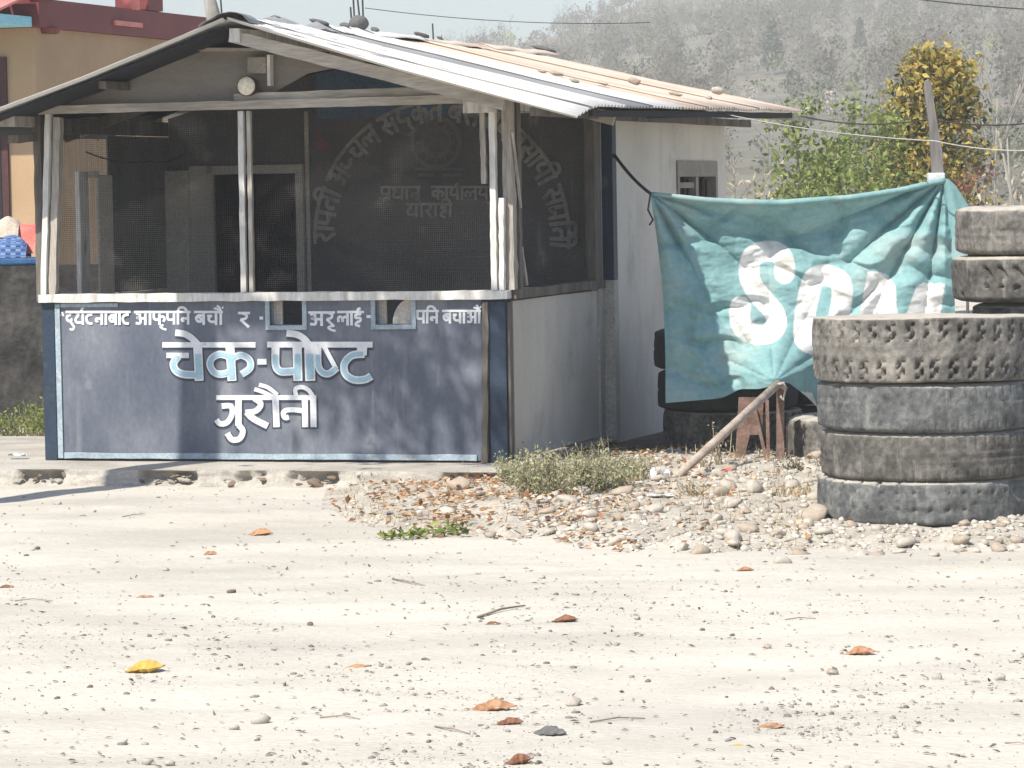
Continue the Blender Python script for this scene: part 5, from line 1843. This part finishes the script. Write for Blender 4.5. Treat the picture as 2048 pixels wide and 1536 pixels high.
# ------------------------------------------------------------------ tyres
def tyre_mesh(R, W, rin, pattern, seed, m, nA=480):
    r = np.random.default_rng(seed)
    sharp = pattern == 'zig'
    zt_ = np.linspace(.05, .95, 19) if sharp else np.linspace(.10, .90, 17)
    prof = [(R - .012 - .010 * abs(2 * z - 1) ** 3 + .012, z * W, True) for z in zt_]
    top = [(R - .016, .93 * W), (R - .042, .97 * W), (R - .10, W), (R - .15, .985 * W), (rin + .035, .90 * W), (rin + .008, .86 * W), (rin, .80 * W)]
    if sharp:
        top = [(R - .010, .975 * W), (R - .022, .99 * W), (R - .08, W), (R - .12, .985 * W), (R - .14, .992 * W), (rin + .05, .93 * W), (rin + .008, .86 * W), (rin, .80 * W)]
    bot = [(a, W - z) for a, z in top][::-1]
    full = bot + [(a, z) for a, z, _ in prof] + top
    full.append((rin, .5 * W))
    nP = len(full)
    A = np.linspace(0, 2 * math.pi, nA, endpoint=False)
    RR = np.array([p[0] for p in full])[:, None] + np.zeros((1, nA))
    ZZ_ = np.array([p[1] for p in full])[:, None] + np.zeros((1, nA))
    zr = ZZ_ / W
    arc = A[None] * R
    tread = ((zr > .045) & (zr < .955) & (RR > R - .03)).astype(float)
    drop = fbm(arc * 2.3, zr * 2, seed + 3, 2)
    if pattern == 'zig':
        for zc, sgn in ((.22, 1), (.78, -1)):
            ph = (arc / .098 + .5 * (zc > .5) + .17 * np.sin((zr - zc) * 34)) % 1
            notch_ = np.clip((.13 - np.abs(ph - .5)) / .05, 0, 1) * np.clip((.15 - np.abs(zr - zc)) / .03, 0, 1)
            RR -= tread * .034 * notch_
        RR -= tread * .010 * np.clip((fbm(arc * 7, zr * 4, seed + 4, 3) - .52) * 8, 0, 1)
    elif pattern == 'holes':
        for zc in (.40, .74):
            ph = (arc / .083 + zc * 3) % 1
            RR -= tread * .016 * np.clip(1.5 - np.hypot((ph - .5) / .11, (zr - zc) / .04), 0, 1) * (drop > .36)
        ph = (arc / .11) % 1
        RR -= tread * .02 * np.clip((.10 - np.abs(ph - .5)) / .05, 0, 1) * (zr > .80) * (drop > .40)
        RR -= tread * .012 * np.clip((fbm(arc * 6, zr * 3, seed + 4, 3) - .54) * 8, 0, 1)
    elif pattern == 'lugs':
        ph = (arc / .09 + .25 * np.sin(zr * 9)) % 1
        RR -= tread * .028 * np.clip((.20 - np.abs(ph - .5)) / .06, 0, 1) * (((zr > .12) & (zr < .36)) | ((zr > .52) & (zr < .78))) * (drop > .34)
    else:                                       # worn
        g_ = fbm(arc * 9, zr * 3 + seed, seed, 3)
        RR -= tread * .010 * np.clip((g_ - .55) * 6, 0, 1)
        ph = (arc / .055 + .3 * zr) % 1
        RR -= tread * .008 * np.clip(1 - np.abs(ph - .5) / .12, 0, 1) * ((zr < .28) | (zr > .74)) * (fbm(arc * 3, zr, seed + 5, 2) > .34)
    for zc in (.36, .5, .64):
        RR -= tread * .007 * np.clip((.022 - np.abs(zr - zc - .012 * np.sin(arc / .02))) / .012, 0, 1) * (pattern in ('worn', 'zig')) * np.clip((fbm(arc * 1.3, zr * 0 + zc * 9, seed + 8, 2) - .30) * 5, 0, 1)
    RR += (fbm(arc * 1.6, zr * 1.2 + seed, seed + 9, 2) - .38) * .012 * (RR > R - .1)
    ZZ_ += (fbm(arc * 1.5, zr * 0 + seed, seed + 11, 3) - .44) * .016
    V = np.stack([RR * np.cos(A)[None], RR * np.sin(A)[None], ZZ_], -1).reshape(-1, 3)
    idx = np.arange(nP * nA).reshape(nP, nA)
    nx = np.roll(idx, -1, 1)
    F_ = np.stack([idx, nx, np.roll(nx, -1, 0), np.roll(idx, -1, 0)], -1).reshape(-1, 4)
    me = npmesh('tyre', V, F_)
    me.materials.append(M[m])
    me.polygons.foreach_set('use_smooth', np.ones(len(me.polygons), bool))
    return me


def tyre(me, loc, rz, label, group, tilt=(0, 0)):
    o = bpy.data.objects.new('truck_tyre', me)
    COL.objects.link(o)
    o.location = loc
    o.rotation_euler = (tilt[0], tilt[1], rz)
    tag(o, label, 'tyre', group)
    return o


R_ = .545
cc = ground(1884, 1066)
cx, cy = cc[0], cc[1] + R_
px = FPX / cy
zb = .02
# boundaries read off the photograph, turned into heights at the front of the stack
def hz_(v):
    return float(atd(1870, v, cy - R_)[2])
lv = [0.02, hz_(967), hz_(868), hz_(768), hz_(641)]
G1 = 'tyres piled in the near stack'
specs = [('holes', 'tyre3', 'bottom tyre of the near stack, blue grey and worn smooth with small holes', 41), ('worn', 'tyre', 'second tyre from the ground in the near stack, brownish and worn', 42),
         ('worn', 'tyre3', 'third tyre from the ground in the near stack, dark with scuffed blotches', 43), ('zig', 'tyre2', 'top tyre of the near stack with dusty zigzag tread', 44)]
for k, (pt, m, lab, sd) in enumerate(specs):
    hgt = lv[k + 1] - lv[k]
    me = tyre_mesh(R_ + (.012 if k == 3 else -.006 * (k % 2)), hgt + .012, .27, pt, sd, m)
    tyre(me, (cx + (-.012, .0, -.008, -.016)[k], cy, lv[k] - (.006 if k else 0)), rnd.uniform(0, 6), lab, G1, ((0, 0), (0, .0), (0, -.006), (.0, -.018))[k])
# rear stack, its upper tyres show over the near one
cx2 = float(atd(1906, 500, cy + .85)[0]) + .47; cy2 = cy + .85
z = 0.02
tops = [.27, .53, .79, 1.05, 0, 0]
def hz2(v):
    return float(atd(1960, v, cy2 - .35)[2])
b5, t5, t6 = hz2(612), hz2(515), hz2(412)
hs = [b5 / 4] * 4
z = .015
G2 = 'tyres piled in the rear stack'
for k in range(4):
    me = tyre_mesh(.43, b5 / 4 - .004, .26, 'worn', 60 + k, 'tyre', 160)
    tyre(me, (cx2 + .05 + .01 * (k % 2), cy2, .012 + k * b5 / 4), k, ('lowest tyre of the rear stack, on the ground', 'second tyre from the ground in the rear stack', 'third tyre from the ground in the rear stack', 'fourth tyre from the ground in the rear stack')[k], G2)
me = tyre_mesh(.475, t5 - b5 - .004, .26, 'lugs', 70, 'tyre'); tyre(me, (cx2 - .0, cy2, b5 + .01), .4, 'rounded lugged tyre, second from the top of the rear stack', G2)
me = tyre_mesh(.46, t6 - t5 - .01, .26, 'worn', 71, 'tyre2'); tyre(me, (cx2 + .005, cy2, t5 + .006), 1.4, 'pale muddy tyre topping the rear stack', G2)
# tyres behind the banner
G3 = 'tyres lying behind the banner'
c1 = ground(1440, 930); x3, y3 = c1[0] + .15, c1[1] + 1.05
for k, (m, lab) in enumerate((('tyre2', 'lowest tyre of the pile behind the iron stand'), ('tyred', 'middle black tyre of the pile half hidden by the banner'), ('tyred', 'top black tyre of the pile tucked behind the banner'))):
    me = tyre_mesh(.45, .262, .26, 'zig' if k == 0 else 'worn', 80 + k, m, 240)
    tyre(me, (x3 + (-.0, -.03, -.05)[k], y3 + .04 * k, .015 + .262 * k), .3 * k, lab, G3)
c2 = ground(1745, 936)
me = tyre_mesh(.47, .275, .27, 'holes', 90, 'tyre2', 240)
tyre(me, (c2[0], c2[1] + .5, .02), .5, 'grey tyre lying between the iron stand and the near stack', G3)

c4 = ground(1640, 905)  # extra black tyres, added to darken the gap under the banner hem
for k, lab in enumerate(('lower black tyre added to darken the gap behind the iron stand', 'upper black tyre added to darken the gap behind the iron stand')):
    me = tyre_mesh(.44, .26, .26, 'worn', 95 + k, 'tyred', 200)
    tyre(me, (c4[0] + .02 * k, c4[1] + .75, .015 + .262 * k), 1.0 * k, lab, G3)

# ------------------------------------------------------------------ rusty iron stand
sb = ground(1540, 935)
SDp = float(sb[1])
st = empty('iron_stand', (sb[0], sb[1], 0))
tag(st, 'rusty iron barrier stand with a slanting pipe, tied to the banner hem', 'stand')
org = np.array([sb[0], sb[1], 0])
def sp(u, v, dd=0.0):
    return atd(u, v, SDp + dd) - org
p_top = atd(1556, 768, SDp - .05) - org
p_bot = ground(1338, 968, .03) - org
mb = MB(); mb.tube([p_top, p_top * .5 + p_bot * .5, p_bot], [.026, .026, .025], 12); mb.build('pipe', 'pipe', st, smooth=True)
mb = MB(); mb.prism([tuple(sp(u, v)[[0, 2]]) for u, v in ((1478, 795), (1528, 795), (1524, 870), (1500, 870), (1486, 930), (1470, 930))], 'y', .02, .03); mb.build('plate', 'rust', st)
mb = MB(); mb.beam(sp(1508, 812), sp(1536, 935), .02, .022, (0, -1, 0)); mb.build('strut', 'rust', st)
mb = MB(); mb.beam(sp(1534, 800), sp(1537, 935), .02, .025, (0, -1, 0)); mb.build('strut', 'rust', st)
mb = MB(); mb.beam(sp(1561, 772), sp(1560, 935), .045, .045, (0, -1, 0)); mb.build('leg', 'rust', st)
mb = MB(); mb.beam(sp(1574, 850), sp(1574, 935), .012, .04, (0, -1, 0)); mb.build('leg', 'rust', st)
mb = MB(); mb.prism([tuple(sp(u, v)[[0, 2]]) for u, v in ((1466, 948), (1468, 932), (1485, 925), (1512, 923), (1534, 932), (1537, 946))], 'y', -.06, -.045); mb.build('base_plate', 'rust', st)
mb = MB(); mb.tube([sp(1552, 770, -.09), sp(1566, 766, -.1), sp(1572, 776, -.08), sp(1566, 800, -.09), sp(1560, 792, -.1)], .010, 6); mb.build('rag_knot', 'cord', st, smooth=True)


# ------------------------------------------------------------------ weeds, grass, litter
def weed(u, v, w, h, n_stem, leaf, n_leaf, m, label, cat='weed', group=None, name='weed_clump', stem_m='twig', flat=.0, z=0.05):
    p = ground(u, v, z)
    root = empty(name, (p[0], p[1], z - .02))
    tag(root, label, cat, group)
    mb = MB(); pts = []
    for k in range(n_stem):
        a = rnd.uniform(0, 6.28); q = w * math.sqrt(rnd.random()) * .7
        b = np.array([math.cos(a) * q, math.sin(a) * q * .7, 0])
        hh = h * rnd.uniform(.45, 1.0)
        e = b + np.array([math.cos(a) * w * .35 * rnd.random(), math.sin(a) * w * .3 * rnd.random(), hh]) + np.array([rnd.uniform(-.2, .2) * hh, 0, 0])
        mb.tube([b, (b + e) / 2 + np.array([rnd.uniform(-.02, .02), 0, .02]), e], [.0035, .003, .0015], 4)
        for j in range(max(1, n_leaf // n_stem)):
            t = rnd.uniform(.25, 1.02)
            pts.append(b + (e - b) * t + rng.normal(size=3) * leaf * .9)
    mb.build('stems', stem_m, root)
    link('leaves', leaves_mesh('leaves', np.array(pts), leaf, flat=flat, aspect=.42), m, root)
    return root


weed(1110, 992, .30, .27, 80, .022, 2700, 'weed', 'broad grey green weed clump at the hut corner')
weed(1185, 985, .26, .24, 60, .022, 2000, 'weed', 'second grey green weed clump on the bank beside the hut')
weed(1050, 975, .2, .20, 46, .022, 1700, 'weed', 'grey green weed creeping over the end of the ledge')
weed(1250, 968, .2, .17, 34, .022, 1200, 'weed', 'thin grey green weed between the hut and the white rubbish')
weed(1085, 935, .10, .16, 10, .024, 70, 'dry', 'dry flower stalks standing against the hut side', stem_m='dry')
weed(1195, 925, .12, .20, 12, .028, 110, 'weeddark', 'withered brown weed at the rear foot of the side sheet', stem_m='dry')
weed(1150, 930, .12, .16, 12, .024, 90, 'dry', 'pale dry weed with seed heads beside the hut side', stem_m='dry')
weed(1028, 935, .08, .10, 8, .02, 50, 'weeddark', 'tiny weed at the front corner of the hut')
weed(742, 968, .14, .085, 30, .018, 420, 'weeddark', 'small dark green weed growing in front of the ledge', z=.0)
weed(792, 966, .06, .08, 14, .016, 160, 'weeddark', 'tuft of dark weed beside the bigger one at the ledge', z=.0)
weed(915, 975, .06, .08, 10, .016, 90, 'weeddark', 'single dark weed sprig below the ledge', z=.02)
weed(1450, 935, .07, .30, 9, .022, 90, 'dry', 'tall dry weed in front of the rusty stand', stem_m='dry')
weed(1400, 945, .08, .20, 9, .022, 80, 'dry', 'dry weed beside the slanting pipe', stem_m='dry')
weed(1600, 945, .12, .10, 16, .02, 200, 'weeddark', 'green weed at the foot of the rusty stand')
weed(1655, 935, .08, .10, 12, .02, 160, 'weeddark', 'green weed against the near tyre stack')
weed(1395, 990, .12, .12, 18, .02, 130, 'dry', 'straw coloured weed among the stones by the pipe foot', stem_m='dry')
weed(1580, 1000, .14, .13, 20, .02, 130, 'dry', 'straw coloured weed among the stones below the stand', stem_m='dry')
weed(45, 872, .4, .20, 60, .035, 900, 'leafgreen', 'patch of fresh green weeds between the sooty wall and ledge', z=.02)
weed(75, 865, .12, .26, 20, .04, 260, 'leafgreen', 'taller fresh green weed at the corner of the hut', z=.02)
# a fallen leafy branch
p = ground(845, 1072); root = empty('fallen_branch', (p[0], p[1], gz(p[0], p[1])))
tag(root, 'fallen leafy green branch wilting on the dusty ground', 'branch')
mb = MB(); mb.tube([(-.22, -.05, .01), (-.05, 0, .02), (.12, .03, .03), (.22, .04, .05)], [.002, .004, .005, .006], 5); mb.build('stem', 'twig', root)
pts = np.array([(-.22 + t * .44 + rnd.gauss(0, .02), rnd.gauss(0, .05) + t * .05, .012 + abs(rnd.gauss(0, .012)) + .05 * t * rnd.random()) for t in np.linspace(0, 1, 95)])
link('leaves', leaves_mesh('leaves', pts, .05, flat=.4, aspect=.45), 'leafgreen', root)

# dry grass and dead leaves on the bank
pts = []
V = []; Fc = []
for _ in range(3400):
    u = rnd.choice([rnd.uniform(680, 2040), rnd.uniform(660, 1660)]); t = rnd.random() ** 1.2 * .95
    if u > 1660 and t < .6 and rnd.random() < .7: continue
    if fbm(u / 120., t * 4, 55, 3) < .42: continue
    p = bank_z(u, t)
    h = rnd.uniform(.015, .04) * rnd.choice([1, 1, 1.5, 2.4]); a = rnd.uniform(0, 6.28); l = rnd.uniform(.01, .07)
    e = p + np.array([math.cos(a) * l, math.sin(a) * l, h])
    s = np.array([math.cos(a + 1.5), math.sin(a + 1.5), 0]) * .0028
    n0 = len(V)
    V += [p - s, p + s, e]
    Fc.append((n0, n0 + 1, n0 + 2))
o = link('dry_grass', npmesh('dry_grass', V, Fc), 'dry'); tag(o, 'thin straw coloured grass blades among the bank stones', None, kind='stuff')
pts = []
while len(pts) < 2600:
    u = rnd.uniform(645, 1700); t = rnd.random() * .95
    dd = math.exp(-((u - 980) / 270) ** 2) + .10
    if rnd.random() > dd * (fbm(u / 90., t * 5, 57, 3) * 1.8): continue
    p = bank_z(max(u, 640), t)
    pts.append((p[0], p[1], p[2] + rnd.uniform(.006, .03)))
o = link('leaf_litter', leaves_mesh('leaf_litter', pts, .042, flat=.7, aspect=.6), 'litter'); tag(o, 'brown dead leaves gathered between hut corner and stones', None, kind='stuff')


def fallen_leaf(u, v, wpx, m, label, curl=.5, rz=None, hpx=None):
    p = ground(u, v)
    L_ = wpx / (FPX / p[1])
    n_, k_ = 16, 9
    P = np.zeros((n_, k_, 3))
    Wd = L_ * .6
    for i in range(n_):
        t = i / (n_ - 1)
        w = Wd * .5 * math.sin(min(1, t * .96 + .03) * math.pi) ** .6 * (1 + .16 * math.sin(t * 31 + u) + .1 * math.sin(t * 17 + v))
        for j in range(k_):
            s = j / (k_ - 1) * 2 - 1
            zz_ = curl * L_ * (.22 * abs(s) ** 1.7 * math.sin(t * math.pi) * (1.2 if s > 0 else .6) + .42 * max(0, t - .55) ** 1.4 + .15 * max(0, .2 - t))
            zz_ += L_ * .09 * (float(fbm(t * 3.5 + u, s * 1.6 + v, 66, 3)) - .42) * 2
            P[i, j] = ((t - .5) * L_ * (1 - .12 * abs(s) * curl), s * w * (1 - .15 * curl), max(0, zz_) + .004)
    mb = MB(); mb.grid(P)
    o = mb.build('fallen_leaf', m, smooth=True, solid=.0008)
    o.location = (p[0], p[1], gz(p[0], p[1]) - .006)
    o.rotation_euler = (rnd.uniform(.0, .10), rnd.uniform(-.08, .05), rnd.uniform(-.5, .5) if rz is None else rz)
    tag(o, label, 'leaf', 'single fallen leaves on the dusty ground')
    mb = MB(); mb.tube([(-.5 * L_, 0, .004), (-.62 * L_, .02 * L_, .008), (-.68 * L_, .03 * L_, .004)], .0013, 5); mb.build('leaf_stalk', 'twig', o)


for a in ((290, 1340, 84, 'lyellow', 'large curled yellow leaf with an orange tip', 1.1, .1), (1722, 1305, 62, 'lorange', 'ribbed orange brown leaf lying on its side', 1.0, -.1), (990, 1420, 92, 'lorange', 'broad pale orange leaf with a dark curled edge', .7, 0),
          (715, 1330, 58, 'litter', 'flat pale pinkish leaf bleached by the sun', .25, .1), (290, 1193, 38, 'lorange', 'small orange leaf among grey pebbles', .5, 0), (420, 1101, 30, 'lorange', 'small rust orange leaf below the ledge', .8, .2),
          (1490, 1137, 38, 'lorange', 'light orange curled leaf near the stony bank', .8, 0), (1475, 1492, 26, 'lyellow', 'tiny bright yellow leaf fragment', .6, .3), (1040, 1532, 60, 'lbrown', 'dark red brown curled leaf at the grit patch', 1.2, .2),
          (985, 1246, 36, 'lbrown', 'brown leaf beside a dry twig', .6, .1), (1130, 1244, 56, 'lbrown', 'long crumpled brown leaf with a ragged end', .9, -.1), (12, 1168, 34, 'lbrown', 'dark brown leaf at the edge of the grit', .6, 0), (1540, 1452, 60, 'lorange', 'thin faded orange leaf strip', .4, .05),
          (1020, 1452, 56, 'lbrown', 'dark brown leaf piece below the broad orange leaf', .9, .1), (1100, 1468, 70, 'inner', 'blackened shrivelled leaf on pale grit', .7, -.25), (520, 1065, 52, 'litter', 'big pale dry leaf curled like a shell', .9, 0)):
    fallen_leaf(*a)

pts = []
while len(pts) < 1500:
    u = rnd.uniform(-60, 2110); v = rnd.uniform(985, 1560)
    if rnd.random() > fbm(u / 200. + 3, v / 50., 23, 3) * 1.5 - .2: continue
    p = ground(u, v)
    pts.append((p[0], p[1], gz(p[0], p[1]) + .004))
o = link('leaf_shards', leaves_mesh('leaf_shards', pts, .022, flat=.8, aspect=.35, var=.7), 'shard'); tag(o, 'crumbled dry leaf shards and bits of twig over the yard', None, kind='stuff')

# bigger loose stones and clods of the yard
G4 = 'loose stones on the dusty yard'
for u, v, wpx, m, lab in ((465, 1178, 24, 'rubble', 'dark brown clod alone on the left of the yard'), (118, 1005, 14, 'gravel', 'small grey stone just off the ledge shadow'), (332, 1132, 18, 'gravel', 'small dark stone near the rust orange leaf'),
                          (1665, 1345, 28, 'stone2', 'pointed brown stone below the ribbed orange leaf'), (1875, 1355, 26, 'stone', 'rounded grey stone standing on bare dust'), (2002, 1360, 34, 'stone', 'pale flat stone half sunk in the dust'), (980, 1070, 28, 'stone2', 'round brown stone at the tip of the leaf litter'),
                          (1145, 1402, 42, 'stone', 'big pale pebble in the grit patch'), (1212, 1528, 26, 'stone', 'upright pale pebble near the dark red leaf'), (620, 1248, 18, 'rubble', 'small brown clod in the middle of the yard'), (845, 1205, 16, 'gravel', 'dark pebble beside long twigs'),
                          (1535, 1292, 20, 'stone2', 'small tan stone with a sharp shadow'), (295, 1526, 36, 'gravel', 'dark flat stone beside its twin at the near edge'), (340, 1530, 30, 'gravel', 'grey flat stone leaning on its twin'), (520, 1435, 44, 'gravel', 'cluster stone of dark grey slag'),
                          (470, 1452, 26, 'gravel', 'small lump of slag apart from the cluster'), (1790, 1478, 22, 'gravel', 'grey wedge of stone in fine grit'), (1600, 1502, 18, 'stone2', 'little brown stone beside the yellow fragment'), (75, 1090, 16, 'rubble', 'tiny dark clod left of the yard'), (555, 1078, 12, 'gravel', 'dark pebble beside the shell shaped leaf'),
                          (180, 1378, 14, 'rubble', 'reddish crumb near the large yellow leaf'), (1275, 1240, 18, 'gravel', 'dark grey pebble right of the crumpled leaf'), (1005, 1155, 12, 'gravel', 'dark pebble above the long twigs'), (1085, 1155, 18, 'gravel', 'dark grey lump on clean dust above the twigs')):
    p = ground(u, v); r = wpx / 2 / (FPX / p[1])
    me = npmesh('yard_stone', stone_verts(ICO2, int(u * 7 + v), (1, .8, .62)), ICO2[1])
    o = link('yard_stone', me, m, None, smooth=True)
    o.scale = (r, r, r); o.rotation_euler = (rnd.uniform(-.2, .2), rnd.uniform(-.2, .2), rnd.uniform(0, 6))
    o.location = (p[0], p[1], gz(p[0], p[1]) + r * .34)
    tag(o, lab, 'stone', G4)
# twigs
for u0, v0, u1, v1, lab in ((955, 1232, 1050, 1206, 'pale straight twig pointing up the yard'), (785, 1158, 850, 1170, 'dark thin twig lying among pebbles'), (1570, 1238, 1632, 1234, 'short thick dark stick on bare dust'), (30, 1200, 105, 1202, 'thin twig at the left edge of the yard'), (640, 1428, 720, 1436, 'thin grey twig on the palest dust'),
                            (1900, 1508, 1935, 1514, 'dark stick end in the near grit'), (2010, 1486, 2060, 1490, 'thick grey stick at the edge of the near grit'), (245, 1030, 290, 1026, 'dark twig in front of the ledge'), (1180, 1450, 1290, 1440, 'brittle pale twig crossing the grit patch'), (870, 1455, 940, 1470, 'forked looking grey twig left of the orange leaf')):
    a = ground(u0, v0); b = ground(u1, v1)
    mb = MB(); r = float(np.linalg.norm(b - a)) * .009 + .0012
    mid = (a + b) / 2 + np.array([rnd.uniform(-.01, .01), rnd.uniform(-.02, .02), .006])
    up = lambda q, h: np.array([q[0], q[1], gz(q[0], q[1]) + h])
    mb.tube([up(a, r), up(mid, r + .006), up(b, r)], [r, r * .9, r * .5], 6)
    o = mb.build('twig', 'twig', loc=up(a, 0), smooth=True); tag(o, lab, 'twig', 'twigs lying on the yard')


def scrap(u, v, wpx, hpx, m, label, z=0.0, name='paper_scrap'):
    p = ground(u, v, z); s = wpx / (FPX / p[1]) / 2; h = hpx / (FPX / p[1])
    x = np.linspace(-s, s, 10); y = np.linspace(-s * .6, s * .6, 7)
    X, Y = np.meshgrid(x, y)
    Z_ = h * fbm(X / s * 1.5 + u, Y / s * 1.5, 77, 3) * 1.3
    mb = MB(); mb.grid(np.stack([X, Y, Z_], -1)); o = mb.build(name, m, smooth=False, solid=.001)
    o.location = (p[0], p[1], z + .006); o.rotation_euler[2] = rnd.uniform(-.4, .4)
    tag(o, label, 'litter')


scrap(35, 918, 36, 14, 'bluepaper', 'crumpled pale blue wrapper on the ledge beside the hut', .09)
scrap(1322, 998, 52, 10, 'paper', 'flat white paper scrap at the foot of the slanting pipe', .05)
scrap(1320, 970, 40, 34, 'paper', 'crumpled white rag against the foot of the slanting pipe', .05)
scrap(1452, 950, 22, 14, 'red', 'small red wrapper below the rusty stand', .06)
scrap(780, 1034, 14, 8, 'bedblue', 'tiny blue wrapper in the dead leaves', .0)


# ------------------------------------------------------------------ roadside tree beyond the left edge, its shade falls on the hut front
tb = np.array([-3.95, 18.75, 0.0])
tree = empty('roadside_tree', tuple(tb))
tag(tree, 'thin crowned roadside tree standing in front of the hut at the left', 'tree')
mb = MB()
tp = [np.array(q) for q in ((0, 0, -.1), (.02, .0, 1.5), (.0, .02, 3.0), (.05, .05, 4.3), (.12, .1, 5.2), (.2, .12, 5.6), (.25, .15, 5.9))]
mb.tube(tp, [.17, .15, .14, .13, .10, .06, .03], 10)
ends = []
r9 = random.Random(4)
for k in range(20):
    t = r9.uniform(3.6, 5.6); i0 = int(t); a = tp[i0] + (tp[min(i0 + 1, 6)] - tp[i0]) * (t - i0)
    an = r9.uniform(-1.2, .5)
    ln = r9.uniform(.7, 2.0)
    b_ = a + np.array([math.cos(an) * ln, math.sin(an) * ln, ln * r9.uniform(.0, .22)])
    mb.tube([a, (a + b_) / 2 + np.array([0, 0, .1]), b_], [.035, .022, .008], 6)
    ends += [b_, (a + b_ * 2) / 3]
mb.build('trunk', 'bark', tree, smooth=True)
ends = np.array(ends)
Pl = ends[rng.integers(0, len(ends), 1500)] + rng.normal(size=(1500, 3)) * np.array([.22, .22, .12])
pw = Pl + tb - HO
tt = (-.3 - pw @ EY) / (np.array(trav) @ EY)
Pl = Pl[(pw[:, 2] + tt * trav[2]) < 1.5]
link('crown', leaves_mesh('crown', Pl, .11, aspect=.55), 'leafgreen', tree)

# ------------------------------------------------------------------ air
hb = MB(); hb.box(-395, 395, -55, 725, -6, 130)
hz_o = hb.build('haze', None)
hmt = bpy.data.materials.new('haze_air')
hmt.use_nodes = True
hmt.node_tree.nodes.clear()
pv = hmt.node_tree.nodes.new('ShaderNodeVolumePrincipled')
pv.inputs['Color'].default_value = (1.0, .985, .95, 1)
pv.inputs['Density'].default_value = .00108
pv.inputs['Anisotropy'].default_value = -.3
ho = hmt.node_tree.nodes.new('ShaderNodeOutputMaterial')
hmt.node_tree.links.new(pv.outputs[0], ho.inputs['Volume'])
hz_o.data.materials.append(hmt)
tag(hz_o, 'pale dusty air over the valley', None, kind='stuff')
